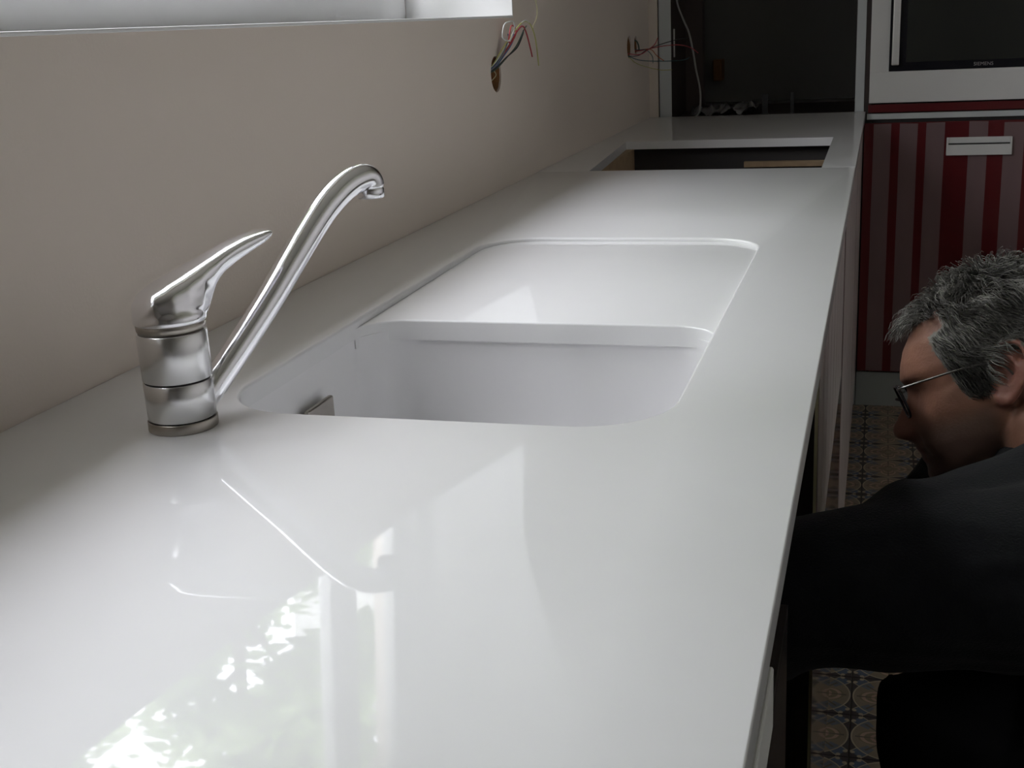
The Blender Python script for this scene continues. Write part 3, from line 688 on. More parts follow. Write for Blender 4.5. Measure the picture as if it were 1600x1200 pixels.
def film_y(parent, spans, y, z0, z1):
    for (xa, xb) in spans:
        bm = B(); k = 8; vs = []
        for q in range(k + 1):
            z = z0 + (z1 - z0) * q / k; j = rnd.uniform(-.0005, .0005)
            vs.append([bm.verts.new((xx + j, y - dy, z + (rnd.uniform(-.004, .003) if q == k else 0))) for dy in (0.0001, 0.0006) for xx in (xa, xb)])
        for q in range(k):
            a, b = vs[q], vs[q + 1]
            for (i, j) in ((2, 3), (3, 1), (1, 0), (0, 2)): bm.faces.new((a[i], a[j], b[j], b[i]))
        bm.faces.new((vs[0][0], vs[0][1], vs[0][3], vs[0][2])); bm.faces.new((vs[-1][0], vs[-1][1], vs[-1][3], vs[-1][2]))
        obj('protective_film', bm, 'film', parent)
FS = [(0.662, 0.711), (0.735, 0.785), (0.808, 0.859), (0.925, 0.976), (1.019, 1.073), (1.098, 1.150), (1.180, 1.228)]
film_y(drw, FS, TY - .018, CZ - 0.782, CZ - 0.036)
# handle on the drawer: aluminium cup pull
HX0, HX1, HZ0, HZ1 = 0.865, 1.041, CZ - 0.128, CZ - 0.078
hdl = bx('handle', (HX0, TY - .0215, HZ0), (HX1, TY - .0186, HZ1), 'alu', drw, 0.001); hdl['label'] = 'aluminium cup handle'
bm = B()
for (lo, hi) in (((HX0, TY - .034, HZ0), (HX0 + .005, TY - .0216, HZ1)), ((HX1 - .005, TY - .034, HZ0), (HX1, TY - .0216, HZ1)), ((HX0 + .005, TY - .034, HZ0), (HX1 - .005, TY - .030, HZ0 + .030)), ((HX0 + .005, TY - .030, HZ0), (HX1 - .005, TY - .0216, HZ0 + .003))):
    box(bm, lo, hi, 0.0008)
obj('handle_cup', bm, 'alu', hdl)
bx('cup_shade_strip', (HX0 + .0055, TY - .0305, HZ0 + .0302), (HX1 - .0055, TY - .0217, HZ0 + .0335), 'gapdark', hdl)  # dark strip standing in for the shade inside the cup opening
bx('plinth', (OX0 + .001, TY - .004, 0.0003), (OX1 - .001, TY + .0015, CZ - 0.792), 'plinth', oc)
bx('upper_door', (OX0 + .002, TY - .018, CZ + 0.640), (OX1 - .002, TY + .0015, TZ - .002), 'red', oc, 0.0012)
bx('top_panel', (OX0 + .0165, TY + .002, TZ - .018), (OX1 - .0165, TD - .011, TZ), 'niche_dark', oc)
# oven
ov = thing('oven', 'built-in oven with a wide pale frame, black glass door and upright bar handle', 'oven', (0.935, 3.95, CZ + 0.0215))
AX0, AX1, AZ0, AZ1 = 0.6465, 1.2335, CZ + 0.0245, CZ + 0.635
GX0, GX1, GZ0, GZ1 = 0.6985, 1.1815, CZ + 0.112, CZ + 0.565
bm = B(); frame_pts = rrect
box(bm, (AX0, TY - .020, AZ0), (AX1, TY - .0005, GZ0), .0012); box(bm, (AX0, TY - .020, GZ1), (AX1, TY - .0005, AZ1), .0012); box(bm, (AX0, TY - .020, GZ0), (GX0, TY - .0005, GZ1)); box(bm, (GX1, TY - .020, GZ0), (AX1, TY - .0005, GZ1))
obj('frame', bm, 'alu', ov)
bx('oven_body', (OX0 + .02, TY + .0022, CZ + 0.0125), (OX1 - .02, TY + .5, AZ1 - .01), 'ovenblack', ov)
gd = bx('glass_door', (GX0 + .0005, TY - .019, GZ0 + .0005), (GX1 - .0005, TY - .001, GZ1 - .0005), 'ovenblack', ov)
bx('door_window', (GX0 + .046, TY - .0200, GZ0 + .024), (GX1 - .02, TY - .0191, GZ1 - .02), 'ovenglass', gd)
bm = B(); box(bm, (0.7050, TY - .047, CZ + 0.130), (0.7255, TY - .038, GZ1 - .02), .003, 3); h = obj('handle', bm, 'alumetal', gd); h['label'] = 'upright aluminium bar handle'
for z in (CZ + .16, GZ1 - .06): bx('handle_stand', (0.710, TY - .0385, z), (0.7205, TY - .0192, z + .018), 'alumetal', h)
cu = bpy.data.curves.new('txt', 'FONT'); cu.body = 'SIEMENS'; cu.size = 0.0135; cu.extrude = 0.0002; cu.align_x = 'CENTER'; cu.space_character = 1.05
to = bpy.data.objects.new('txt', cu); COL.objects.link(to); me = evaluated(to); bpy.data.objects.remove(to, do_unlink=True)
me.transform(Matrix.Translation((0.953, TY - .0194, GZ0 + .0085)) @ Matrix.Rotation(PI / 2, 4, 'X')); me.name = 'lettering'
link('lettering', me, 'logo', gd)

# ================================================================== WIRES IN THE WALL
def wires(t, data):
    for (mat, r, pts) in data:
        bm = B(); tube(bm, catmull(pts, 6), r * .78, 7); obj('wire', bm, mat, t, True)
HY, HZ = 2.212, CZ + 0.211
wb = thing('wire_bundle', 'bundle of loose coloured wires hanging from the round hole below the window corner', 'wires', (-0.04, HY, HZ), 'loose wires in wall holes')
def w1p(*p): return [(a, HY + b, HZ + c) for (a, b, c) in p]
wires(wb, [
 ('w_white', .0016, w1p((-.05, -.01, -.004), (-.01, -.004, .012), (.014, .018, .045), (.026, .040, .075), (.030, .028, .090), (.030, -.001, .091), (.026, -.020, .086), (.024, -.028, .066), (.028, -.010, .058), (.030, .002, .060))),
 ('w_red', .0018, w1p((-.05, .0, .0), (-.012, .004, .010), (.012, .028, .040), (.024, .055, .066), (.022, .062, .080), (.022, .040, .084), (.024, .022, .075), (.024, .012, .060), (.026, .008, .054))),
 ('w_red', .0018, w1p((-.05, .004, .0), (-.010, .006, .012), (.016, .020, .042), (.026, .058, .072), (.030, .085, .082), (.030, .110, .070), (.030, .135, .040), (.031, .142, .024))),
 ('w_yellow', .0015, w1p((-.05, .0, -.006), (-.01, -.004, .012), (.012, .012, .046), (.026, .050, .076), (.032, .088, .090), (.034, .128, .084), (.034, .160, .056), (.034, .176, .006))),
 ('w_white', .0014, w1p((-.05, .003, -.004), (-.01, .0, .014), (.013, .020, .050), (.027, .060, .080), (.033, .092, .092), (.034, .118, .088))),
 ('w_blue', .0019, w1p((-.05, .005, .002), (-.01, .008, .008), (.012, .022, .034), (.020, .046, .054), (.020, .060, .068))),
 ('w_blue', .0019, w1p((-.05, .002, .004), (-.012, .004, .010), (.010, .016, .038), (.018, .030, .058), (.018, .030, .070))),
 ('w_grey', .0018, w1p((-.05, -.004, .002), (-.012, -.002, .006), (.010, .010, .032), (.018, .026, .056), (.020, .040, .068))),
 ('w_black', .0016, w1p((-.05, -.003, .0), (-.01, .004, .006), (.012, .030, .028), (.022, .070, .044), (.026, .098, .066), (.026, .104, .074))),
 ('w_green', .0016, w1p((-.05, .004, -.004), (-.01, .008, .004), (.012, .034, .028), (.021, .072, .048), (.026, .106, .074), (.028, .120, .082))),
 ('w_cream', .0012, w1p((-.045, -.02, -.012), (-.03, .0, .0), (-.014, .014, .008), (-.006, .018, -.002), (-.012, .008, -.012))),
])
lw = cable('hanging_wire', [(0.030, 2.405, 2.10), (0.030, 2.402, 1.80), (0.0305, 2.398, 1.50), (0.031, 2.392, 1.30), (0.031, 2.388, 1.26), (0.031, 2.400, 1.235), (0.031, 2.404, 1.218), (0.031, 2.392, 1.203), (0.031, 2.372, 1.193), (0.031, 2.364, 1.184)], 0.0014, 'w_cream', 'single cream wire hanging down the wall beside the window', 'wire')
H2Y, H2Z = 3.485, CZ + 0.218
wb2 = thing('wire_bundle', 'tangled thin wires sticking out of the twin wall holes beside the tall cabinet', 'wires', (-0.04, H2Y, H2Z), 'loose wires in wall holes')
def w2p(*p): return [(a, H2Y + b, H2Z + c) for (a, b, c) in p]
wires(wb2, [
 ('w_red', .0016, w2p((-.04, .0, -.01), (-.005, .02, -.018), (.02, .05, -.022), (.035, .09, -.012), (.05, .125, .002), (.058, .13, .02))),
 ('w_orange', .0016, w2p((-.04, .10, -.004), (-.004, .11, -.012), (.02, .12, -.01), (.04, .125, -.012), (.055, .13, -.03), (.075, .135, -.045))),
 ('w_black', .0015, w2p((-.04, .0, -.016), (-.004, .01, -.024), (.018, .045, -.024), (.03, .1, -.012), (.06, .14, .0), (.105, .19, .012), (.13, .21, .014))),
 ('w_red', .0015, w2p((-.04, .10, -.006), (-.004, .10, -.014), (.03, .13, -.010), (.07, .16, -.004), (.11, .20, -.004), (.14, .22, -.014), (.16, .23, -.03))),
 ('w_teal', .0015, w2p((-.04, .0, -.018), (-.002, .01, -.026), (.02, .03, -.036), (.05, .07, -.042), (.09, .13, -.046), (.125, .17, -.046), (.142, .18, -.040))),
 ('w_yellow', .0013, w2p((-.04, .0, -.02), (-.003, .008, -.028), (.01, .025, -.042), (.03, .05, -.054), (.07, .09, -.068), (.10, .12, -.070))),
 ('w_teal', .0014, w2p((-.04, .10, .0), (-.003, .11, -.010), (.025, .12, -.012), (.042, .125, -.030), (.044, .125, -.050))),
 ('w_green', .0026, w2p((-.04, .10, .012), (-.003, .10, .016), (.006, .105, .004), (.008, .105, -.012))),
])

# ================================================================== THE MAN
def interp(tab, x):
    if x <= tab[0][0]: return tab[0][1]
    for (a, b) in zip(tab, tab[1:]):
        if x <= b[0]:
            t = (x - a[0]) / (b[0] - a[0]); t = t * t * (3 - 2 * t) * .35 + t * .65
            return a[1] + (b[1] - a[1]) * t
    return tab[-1][1]
EAR = Vector((0.797, 1.20, 0.848)); PITCH = math.radians(19); HS = 0.945
HL = (Vector((0.683, 0, 1.2)) - EAR).normalized()             # his left side
_r = (CR - HL * CR.dot(HL)).normalized(); _u = HL.cross(_r)
HF = (-_r) * math.cos(PITCH) + (-_u) * math.sin(PITCH)        # where the face points
HU = (-_r) * math.sin(PITCH) + _u * math.cos(PITCH)           # up through the crown
HMID = EAR - HL * 0.072
def hw(a, l, b): return HMID + (HF * a + HL * l + HU * b) * HS
FRONT = [(-.098, .070), (-.092, .086), (-.084, .095), (-.074, .0985), (-.066, .096), (-.060, .0955), (-.054, .1000), (-.048, .0985), (-.043, .1010), (-.036, .0985), (-.030, .0965), (-.015, .092), (0, .088), (.012, .0850), (.022, .0870), (.034, .0915), (.045, .0885), (.060, .081), (.075, .069), (.090, .052), (.102, .032), (.112, .008), (.118, -.020)]
BACK = [(-.098, .030), (-.084, .008), (-.070, -.006), (-.050, -.045), (-.030, -.072), (-.010, -.088), (.015, -.098), (.035, -.102), (.060, -.100), (.080, -.090), (.095, -.076), (.107, -.056), (.115, -.036), (.118, -.022)]
HALF = [(-.098, .016), (-.092, .028), (-.084, .038), (-.074, .046), (-.060, .054), (-.045, .0595), (-.030, .063), (-.010, .067), (.015, .0705), (.035, .0735), (.060, .0745), (.080, .069), (.095, .057), (.107, .039), (.115, .020), (.118, .002)]
NOSE = [(-.0375, 0), (-.034, .003), (-.030, .012), (-.026, .0215), (-.020, .0255), (-.014, .0255), (-.006, .0205), (.004, .0135), (.012, .0075), (.020, .003), (.028, 0)]
NWID = [(-.036, .012), (-.028, .0135), (-.018, .0125), (-.004, .0090), (.012, .0070), (.028, .0065)]
def gauss(x, s): return math.exp(-(x / s) ** 2 / 2)
def head_bm(bm):
    NL, NS = 84, 112; rings = []
    for i in range(NL + 1):
        t = i / NL; b = -.098 + .216 * (t if t > .02 else t)
        f, k, w = interp(FRONT, b), interp(BACK, b), max(interp(HALF, b), .001)
        ca = (f + k) / 2; ra = max((f - k) / 2, .001); ring = []
        for j in range(NS):
            # denser sampling round the face
            ph = 2 * PI * j / NS; ph = ph - .55 * math.sin(ph)
            ex = 2 / 2.25; c, s_ = math.cos(ph), math.sin(ph)
            a = ca + ra * math.copysign(abs(c) ** ex, c); l = w * math.copysign(abs(s_) ** ex, s_)
            if c > 0:
                al = abs(l)
                a += interp(NOSE, b) * gauss(l, interp(NWID, b)) ** 1.0
                a += .006 * gauss(al - .0145, .005) * gauss(b + .027, .006)                       # nostril wing
                a -= .0105 * gauss(al - .031, .013) * gauss(b - .012, .011)                       # eye socket
                a += .0045 * gauss(al - .031, .010) * gauss(b - .011, .007)                       # eyelid
                a += .004 * gauss(al - .030, .018) * gauss(b - .030, .006)                        # brow
                a -= .0035 * gauss(b + .0505, .0022) * (1 if al < .026 else gauss(al - .026, .004)) # mouth line
                l += math.copysign(.004, l) * gauss(b + .004, .016) * gauss(a - .065, .02) if al > .02 else 0   # cheekbone
                a -= .003 * gauss(al - (.020 + max(0, -.02 - b) * .42), .003) * gauss(b + .036, .018)            # nasolabial fold
            ring.append(bm.verts.new(hw(a, l, b)))
        rings.append(ring)
    for i in range(NL): bridge(bm, rings[i], rings[i + 1])
    bm.faces.new(rings[0][::-1]); bm.faces.new(rings[-1])
def ear_bm(bm, side):
    def E(u, v, o): # u backwards, v up, o outwards ; tilted back
        ang = math.radians(14); uu = u * math.cos(ang) + v * math.sin(ang); vv = -u * math.sin(ang) + v * math.cos(ang)
        return hw(-.014 - uu, side * (.0655 + o + .30 * max(0, uu + .012)), .004 + vv)
    helix = [(-.0125, .000, .004), (-.0165, .010, .006), (-.0145, .022, .007), (-.006, .0305, .009), (.006, .0325, .010), (.0145, .0270, .011), (.0180, .0150, .011), (.0170, .0020, .010), (.0125, -.0100, .0085), (.0065, -.0190, .007), (-.002, -.0270, .0055), (-.0085, -.0265, .0045), (-.0115, -.0190, .004)]
    tube(bm, catmull([E(*p) for p in helix], 6), [.0036 if k < 50 else .0036 + .0018 * min(1, (k - 50) / 12) for k in range(73)], 10)
    anti = [(-.004, .018, .006), (.004, .016, .008), (.0085, .006, .009), (.0075, -.004, .008), (.002, -.012, .007), (-.004, -.0145, .006)]
    tube(bm, catmull([E(*p) for p in anti], 5), .0030, 8)
    tube(bm, catmull([E(-.0125, -.001, .002), E(-.0105, -.006, .006), (E(-.0115, -.0125, .004))], 5), .0036, 8)   # tragus
    # thin shell behind the rim
    pl = [(-.0125, .0), (-.0145, .012), (-.012, .022), (-.004, .029), (.006, .030), (.0135, .025), (.0165, .014), (.0155, .002), (.011, -.010), (.005, -.018), (-.003, -.025), (-.009, -.023), (-.012, -.012)]
    fr = [bm.verts.new(E(p[0], p[1], .0035)) for p in pl]; bk = [bm.verts.new(E(p[0], p[1], -.0015)) for p in pl]
    cf = bm.verts.new(E(0, .002, .0015)); cb = bm.verts.new(E(0, .002, -.004)); nP = len(pl)
    for k in range(nP):
        j = (k + 1) % nP
        bm.faces.new((fr[k], fr[j], cf)); bm.faces.new((bk[j], bk[k], cb)); bm.faces.new((fr[j], fr[k], bk[k], bk[j]))
def ball(bm, c, r, seg=16):
    m_ = Matrix.Translation(c)
    if hasattr(r, '__len__'): m_ = m_ @ Matrix.Diagonal((r[0], r[1], r[2], 1)); r = 1
    bmesh.ops.create_uvsphere(bm, u_segments=seg, v_segments=seg // 2 + 2, radius=r, matrix=m_)
def limb(bm, pts, rad, n=6, seg=18, squash=None):
    P = catmull(pts, n); R = []
    for i in range(len(rad) - 1):
        for k in range(n): t = k / n; R.append(rad[i] + (rad[i + 1] - rad[i]) * t)
    R.append(rad[-1]); tube(bm, P, R, seg, True, squash)
    if not squash: ball(bm, P[0], R[0]); ball(bm, P[-1], R[-1])
SH_L = Vector((0.850, 1.035, 0.735)); EL_L = Vector((0.622, 0.985, 0.700)); WR_L = Vector((0.415, 1.02, 0.520))
SH_R = Vector((0.880, 1.400, 0.745)); EL_R = Vector((0.745, 1.385, 0.600)); WR_R = Vector((0.602, 1.172, 0.600))
NECK = Vector((0.880, 1.225, 0.770)); PEL = Vector((1.060, 1.20, 0.335))
HIP_L = Vector((1.07, 1.09, 0.31)); KN_L = Vector((0.783, 1.01, 0.612)); AN_L = Vector((0.860, 1.02, 0.160))
HIP_R = Vector((1.05, 1.30, 0.33)); KN_R = Vector((0.790, 1.36, 0.075)); AN_R = Vector((1.180, 1.36, 0.085))
def hand(bm, wrist, fwd, up, thumb_side):
    f = fwd.normalized(); s_ = f.cross(up).normalized(); u = s_.cross(f)
    limb(bm, [wrist, wrist + f * .045, wrist + f * .092], [.026, .036, .036], 4, 14, (.42, 1.0) if abs(f.cross(Vector((0, 0, 1))).length) > .2 else None)
    for i, (off, L) in enumerate(((-.030, .066), (-.010, .076), (.010, .070), (.028, .056))):
        b0 = wrist + f * .082 + s_ * off
        limb(bm, [b0, b0 + f * L * .45 + u * -.004, b0 + f * L * .78 - u * .020, b0 + f * L * .92 - u * .040], [.0098, .0092, .0085, .0075], 4, 10)
    tb_ = wrist + f * .030 + s_ * thumb_side * .026
    limb(bm, [tb_, tb_ + f * .028 + s_ * thumb_side * .022 - u * .008, tb_ + f * .055 + s_ * thumb_side * .026 - u * .022], [.013, .011, .009], 4, 10)
def torso(bm, grow=0.0, hem=False):
    ax = [(PEL + Vector((.0, 0, -.02)), .150, .175), (PEL + Vector((-.02, 0, .06)), .140, .172), (Vector((.985, 1.205, .50)), .138, .168), (Vector((.930, 1.212, .60)), .132, .178), (Vector((.895, 1.218, .69)), .110, .185), (Vector((.885, 1.222, .745)), .078, .150), (Vector((.880, 1.225, .785)), .062, .075)]
    T, N = frames([a[0] for a in ax]); rings = []
    P = catmull([a[0] for a in ax], 5); D = [interp([(i, a[1]) for i, a in enumerate(ax)], k / 5) for k in range(len(P))]; Wd = [interp([(i, a[2]) for i, a in enumerate(ax)], k / 5) for k in range(len(P))]
    T, _ = frames(P); seg = 32
    for i, p in enumerate(P):
        yv = (Vector((0, 1, 0)) - T[i] * T[i].y).normalized(); xv = yv.cross(T[i])
        rings.append([bm.verts.new(p + xv * math.cos(2 * PI * k / seg) * (D[i] + grow) + yv * math.sin(2 * PI * k / seg) * (Wd[i] + grow)) for k in range(seg)])
    for i in range(len(rings) - 1): bridge(bm, rings[i], rings[i + 1])
    bm.faces.new(rings[0][::-1]); bm.faces.new(rings[-1])
def remesh(bm, name, mat, vox, parent=None, smooth_it=4, lap=0.5):
    o = obj(name, bm, mat, parent, True)
    md = o.modifiers.new('r', 'REMESH'); md.mode = 'VOXEL'; md.voxel_size = vox; md.use_smooth_shade = True
    if smooth_it:
        sm = o.modifiers.new('s', 'SMOOTH'); sm.iterations = smooth_it; sm.factor = lap
    bake(o)
    for p in o.data.polygons: p.use_smooth = True
    return o
# body: head, neck, trunk, limbs and hands fused into one surface
bm = B(); head_bm(bm); ear_bm(bm, 1); ear_bm(bm, -1)
tube(bm, catmull([hw(-.045, 0, .010), hw(-.040, 0, -.05), NECK + Vector((-.012, 0, .02)), NECK + Vector((.010, 0, -.05))], 5), [.058, .058, .058, .058, .058, .058, .058, .059, .060, .061, .062, .064, .067, .070, .074, .080], 24)
torso(bm, -0.022)
for (sh, el, wr) in ((SH_L, EL_L, WR_L), (SH_R, EL_R, WR_R)):
    limb(bm, [NECK.lerp(sh, .45) + Vector((0, 0, -.03)), sh, el, wr], [.050, .054, .038, .026])
for (hp0, kn, an) in ((HIP_L, KN_L, AN_L), (HIP_R, KN_R, AN_R)):
    limb(bm, [PEL.lerp(hp0, .6), hp0, kn, an], [.075, .072, .044, .036])
hand(bm, WR_L, Vector((-.75, .15, -.30)), Vector((0, 0, 1)), 1)
hand(bm, WR_R, Vector((-.62, -.18, -.12)), Vector((0, 0, 1)), -1)
skin_mt, nt, pb = new_mat('weathered_skin')
at = nt.nodes.new('ShaderNodeAttribute'); at.attribute_name = 'tone'; nt.links.new(at.outputs['Color'], pb.inputs['Base Color'])
pb.inputs['Roughness'].default_value = 0.48; pb.inputs['Subsurface Weight'].default_value = 0.0
tc = nt.nodes.new('ShaderNodeTexCoord'); nz = nt.nodes.new('ShaderNodeTexNoise'); nz.inputs['Scale'].default_value = 350; nz.inputs['Detail'].default_value = 3
bp = nt.nodes.new('ShaderNodeBump'); bp.inputs['Strength'].default_value = .35; bp.inputs['Distance'].default_value = .001
nt.links.new(tc.outputs['Object'], nz.inputs['Vector']); nt.links.new(nz.outputs['Fac'], bp.inputs['Height']); nt.links.new(bp.outputs['Normal'], pb.inputs['Normal'])
man = remesh(bm, 'person', None, 0.0030, None, 2, .5); man.data.materials.append(skin_mt)
tag(man, 'grey-haired man in glasses and charcoal sweatshirt crouching and reaching under the worktop', 'person')
def hairy(a, l, b):
    al = abs(l)
    if b < -.065: return False
    if a > .030:
        if b > .084 and al < .046: return True
        if al > .045: return b > interp([(.030, -.004), (.036, .006), (.041, .028), (.0475, .050), (.0480, .080)], a) and b < .066 + .3 * (.048 - a)
        return False
    lim = interp([(-.09, -.060), (-.038, -.045), (-.034, .034), (-.004, .037), (.003, .012), (.008, -.008), (.030, -.008)], a)
    return b > lim
def to_head(p):
    d = (p - HMID) / HS; return d.dot(HF), d.dot(HL), d.dot(HU)
ca = man.data.color_attributes.new('tone', 'FLOAT_COLOR', 'POINT')
SK = Vector((.25, .115, .075)); STUB = Vector((.115, .080, .066)); LIP = Vector((.21, .08, .065)); EARC = Vector((.32, .135, .10)); SCALP = Vector((.17, .155, .135))
def sstep(x, a, b): t = min(1, max(0, (x - a) / (b - a))); return t * t * (3 - 2 * t)
for i, v in enumerate(man.data.vertices):
    a, l, b = to_head(v.co); c = SK.copy()
    if -.13 < b < .13 and abs(l) < .11 and -.13 < a < .14:
        st_ = sstep(-b, .010, .035) * sstep(a, .0, .02) * (1 - sstep(-b, .105, .12))
        st_ *= 1 - .8 * gauss(abs(l) - .010, .015) * gauss(b + .022, .012)
        c = c.lerp(STUB, .75 * st_)
        if a > .085 and abs(l) < .026 and -.060 < b < -.042: c = c.lerp(LIP, .6)
        if abs(l) > .066 and -.05 < a < .006 and -.03 < b < .045: c = EARC.copy()
        if a < .06 and hairy(a, l, b): c = SCALP.copy()
        c *= 1 + .12 * noise.noise(v.co * 90)
        c = c.lerp(Vector((.28, .11, .075)), .35 * gauss(a - .108, .012) * gauss(b + .018, .012))
    ca.data[i].color = (c.x, c.y, c.z, 1)
# hair: short wavy grey strands rooted on the scalp
bvh_src = man
vt = [v.co.copy() for v in man.data.vertices]; fc_ = [tuple(p.vertices) for p in man.data.polygons]
bvh = BVHTree.FromPolygons(vt, fc_)
hair_mt, nt, pb = new_mat('grey_hair')
uvn = nt.nodes.new('ShaderNodeUVMap'); sp = nt.nodes.new('ShaderNodeSeparateXYZ'); rp = nt.nodes.new('ShaderNodeValToRGB')
nt.links.new(uvn.outputs[0], sp.inputs[0]); nt.links.new(sp.outputs[0], rp.inputs[0]); nt.links.new(rp.outputs[0], pb.inputs['Base Color'])
rp.color_ramp.elements[0].color = (.040, .037, .032, 1); rp.color_ramp.elements[1].color = (.44, .43, .39, 1)
e = rp.color_ramp.elements.new(.5); e.color = (.16, .153, .135, 1)
pb.inputs['Roughness'].default_value = .42
hr = random.Random(11); bm = B(); huv = bm.loops.layers.uv.new('UVMap')
count = 0; tries = 0
while count < 13000 and tries < 90000:
    tries += 1
    th = hr.uniform(0, 2 * PI); u = hr.uniform(-.75, 1); s_ = math.sqrt(max(0, 1 - u * u))
    d = (HF * math.cos(th) * s_ + HL * math.sin(th) * s_ + HU * u).normalized()
    org = hw(-.01, 0, .02); hit, nrm, _, _ = bvh.ray_cast(org + d * .30, -d)
    if hit is None: continue
    a, l, b = to_head(hit)
    if not (-.13 < a < .1 and abs(l) < .085) or not hairy(a, l, b): continue
    count += 1
    top = sstep(b, .06, .10)
    side = HL * (1 if l > 0 else -1)
    # combed back and down at the sides, forwards over the brow at the very front
    front = sstep(a, .015, .05)
    flow = HF * (-.75 * (1 - top) * (1 - .3 * front) + top * (.75 * front - .15)) - HU * (.85 * (1 - top) + .12 * top * front) + side * .40 * top
    if b < .03 and a > .0: flow = -HU * .9 - HF * .45
    sw = noise.noise(hit * 28) * 1.3; flow = flow + HF * sw * .55 + HU * .25 * noise.noise(hit * 33 + Vector((5, 2, 1)))
    flow = (flow - nrm * flow.dot(nrm)); flow = flow.normalized() if flow.length > 1e-5 else HF
    L = hr.uniform(.018, .030) * (1 + .15 * top) * (.45 if (b < .015 and a > -.02) else 1) * (.55 if b < -.02 else 1)
    lift = (.50 if top > .5 else .30) * hr.uniform(.6, 1.4) * (.6 if b < .02 else 1)
    ph = noise.noise(hit * 40) * 6; wv = flow.cross(nrm)
    pts = []; p = hit - nrm * .001
    for k in range(6):
        t = k / 5
        pts.append(p + flow * (L * t) + nrm * (L * lift * math.sin(t * PI * .62)) + wv * (.0030 * math.sin(ph + t * 4.2) * t) + Vector((hr.uniform(-1, 1), hr.uniform(-1, 1), hr.uniform(-1, 1))) * .0006 * t)
    dark = .35 if (b < .045 and a > .012) else (.0 if b > .02 else .1)
    tone = min(1, max(0, .52 + .45 * noise.noise(hit * 45) + hr.uniform(-.30, .30) - dark))
    r0 = .00045; rings = []
    for k, q in enumerate(pts):
        t_ = (pts[min(k + 1, 5)] - pts[max(k - 1, 0)]).normalized(); n1_ = t_.orthogonal().normalized(); n2_ = t_.cross(n1_); rr = r0 * (1 - .75 * (k / 5) ** 2)
        rings.append([bm.verts.new(q + (n1_ * math.cos(2 * PI * z / 3) + n2_ * math.sin(2 * PI * z / 3)) * rr) for z in range(3)])
    for k in range(5):
        for z in range(3):
            f_ = bm.faces.new((rings[k][z], rings[k][(z + 1) % 3], rings[k + 1][(z + 1) % 3], rings[k + 1][z])); f_.smooth = True
            for lp in f_.loops: lp[huv].uv = (tone, k / 5)
hair = obj('hair', bm, hair_mt, man, recalc=False); hair['kind'] = 'stuff'
# clothes
def wrinkle(o, amp, sc_, seed):
    sd = Vector((seed, seed * 2, seed * 3)); me = o.data; ns = [v.normal.copy() for v in me.vertices]
    for v, n_ in zip(me.vertices, ns):
        q = v.co * sc_ + sd
        d = noise.noise(q) * .6 + (1 - abs(noise.noise(Vector((q.x * .7, q.y * 1.4, q.z * 1.8)) + sd)) * 2) * .5
        v.co += n_ * (d * amp)
bm = B(); torso(bm, 0.012)
limb(bm, [NECK.lerp(SH_L, .35) + Vector((0, 0, -.035)), SH_L + Vector((0, 0, -.003)), Vector((.735, .995, .728)), EL_L + Vector((-.012, 0, .006)), EL_L.lerp(WR_L, .5), WR_L.lerp(EL_L, .1)], [.080, .081, .071, .064, .050, .040], 6, 24)
ball(bm, Vector((.720, 1.025, .768)), .039)                                    # cloth bunched over the raised shoulder
limb(bm, [Vector((.715, 1.02, .763)), Vector((.780, 1.06, .763)), Vector((.86, 1.13, .770))], [.040, .050, .055], 6, 16)
limb(bm, [NECK.lerp(SH_R, .35) + Vector((0, 0, -.03)), SH_R, EL_R, WR_R.lerp(EL_R, .12)], [.080, .080, .062, .040], 6, 20)
tube(bm, catmull([NECK + Vector((.012, 0, -.04)), NECK + Vector((-.002, 0, .004)), NECK + Vector((-.012, 0, .030))], 5), [.092, .090, .088, .085, .083, .081, .079, .077, .075, .073, .071], 28)
sw_ = remesh(bm, 'sweatshirt', 'sweat', 0.0055, man, 8, .6); wrinkle(sw_, .0065, 13, 4.0)
bm = B()
for (h0, k0, a0) in ((HIP_L, KN_L, AN_L), (HIP_R, KN_R, AN_R)):
    limb(bm, [PEL.lerp(h0, .6), h0, k0, k0.lerp(a0, .5), a0 + Vector((0, 0, .03 if a0.z > .08 and h0 is HIP_L else 0))], [.108, .104, .078, .068, .060], 6, 20)
ball(bm, PEL + Vector((.02, 0, -.03)), (.15, .185, .13), 20)
tr = remesh(bm, 'trousers', 'trouser', 0.007, man, 6, .6); wrinkle(tr, .004, 10, 9.0)
for v in tr.data.vertices: v.co.z = max(v.co.z, .003)
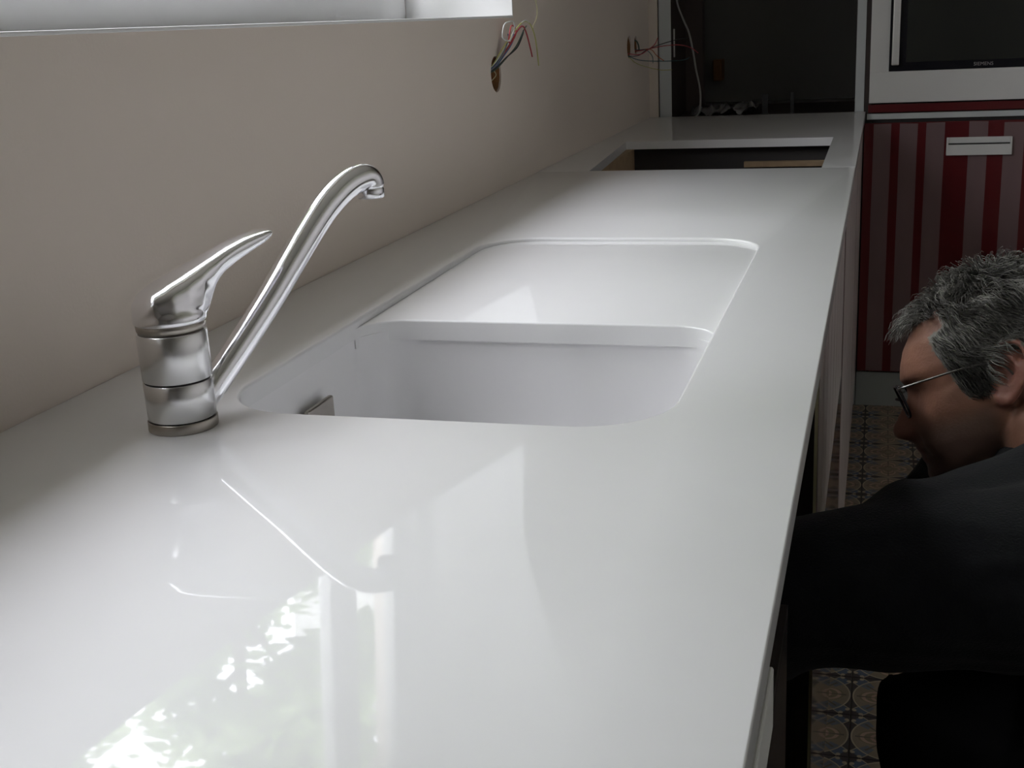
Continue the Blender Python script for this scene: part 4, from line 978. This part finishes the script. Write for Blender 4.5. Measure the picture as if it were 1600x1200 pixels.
def shoe(an, toe, heel, label):
    bm = B(); d = (toe - heel).normalized(); sd = Vector((0, 1, 0)); n_ = 12; rings = []
    for k in range(n_ + 1):
        t = k / n_; c = heel.lerp(toe, t); wd = interp([(0, .026), (.12, .034), (.4, .032), (.7, .046), (.92, .038), (1, .016)], t); hh = interp([(0, .05), (.1, .085), (.35, .080), (.6, .058), (.9, .042), (1, .024)], t)
        up_ = d.cross(sd).normalized(); up_ = up_ if up_.z > 0 or abs(up_.z) < .3 else -up_
        rings.append([bm.verts.new(c + sd * wd * math.cos(2 * PI * q / 16) + up_ * (max(0, math.sin(2 * PI * q / 16)) * hh + .010)) for q in range(16)])
    for k in range(n_): bridge(bm, rings[k], rings[k + 1], True)
    bm.faces.new(rings[0][::-1]); bm.faces.new(rings[-1]); s = obj('shoe', bm, 'shoe', man, True)
    bm = B(); rings = []
    for k in range(n_ + 1):
        t = k / n_; c = heel.lerp(toe, t); wd = interp([(0, .028), (.12, .036), (.4, .034), (.7, .048), (.92, .040), (1, .018)], t); up_ = d.cross(sd).normalized(); up_ = up_ if up_.z > 0 or abs(up_.z) < .3 else -up_
        rings.append([bm.verts.new(c + sd * wd * sx + up_ * sz) for (sx, sz) in ((-1, 0), (1, 0), (1, .012), (-1, .012))])
    for k in range(n_): bridge(bm, rings[k], rings[k + 1])
    bm.faces.new(rings[0][::-1]); bm.faces.new(rings[-1]); obj('sole', bm, 'sole', s)
shoe(AN_L, Vector((.715, 1.02, .0008)), Vector((.905, 1.02, .100)), '')
shoe(AN_R, Vector((1.205, 1.36, .020)), Vector((1.255, 1.36, .225)), '')
# spectacles
gl = thing('spectacles', 'dark-rimmed spectacles worn by the crouching man', 'glasses', hw(.095, 0, .012))
def lens_pt(q, cl):
    x = cl + .0265 * math.copysign(abs(math.cos(q)) ** .55, math.cos(q)); z = .0100 + .0180 * math.copysign(abs(math.sin(q)) ** .6, math.sin(q))
    return hw(.0985 - .007 * (abs(x) / .06) ** 2 - .10 * (.012 - z), x, z)
for sd_ in (1, -1):
    cl = .0345 * sd_
    rim = [lens_pt(2 * PI * k / 36, cl) for k in range(37)]
    bm = B(); tube(bm, rim, .0014, 8, False); r_ = obj('rim', bm, 'glframe', gl, True)
    bm = B(); c0 = bm.verts.new(hw(.0975 - .0025, cl, .010)); vs = [bm.verts.new(p) for p in rim[:-1]]
    for k in range(len(vs)): bm.faces.new((vs[k], vs[(k + 1) % len(vs)], c0))
    bmesh.ops.solidify(bm, geom=bm.faces[:], thickness=.0012); obj('lens', bm, 'lens', r_)
    bm = B(); tube(bm, catmull([hw(.0930, .0605 * sd_, .0235), hw(.088, .0715 * sd_, .0235), hw(.060, .0752 * sd_, .0235), hw(.025, .0775 * sd_, .0230), hw(.000, .0760 * sd_, .0200), hw(-.014, .0740 * sd_, .010), hw(-.020, .0725 * sd_, -.006)], 6), .0012, 8); obj('temple', bm, 'temple', gl, True)
bm = B(); tube(bm, catmull([hw(.0980, .0085, .012), hw(.1030, .0, .0150), hw(.0980, -.0085, .012)], 6), .0014, 8); obj('bridge', bm, 'glframe', gl, True)
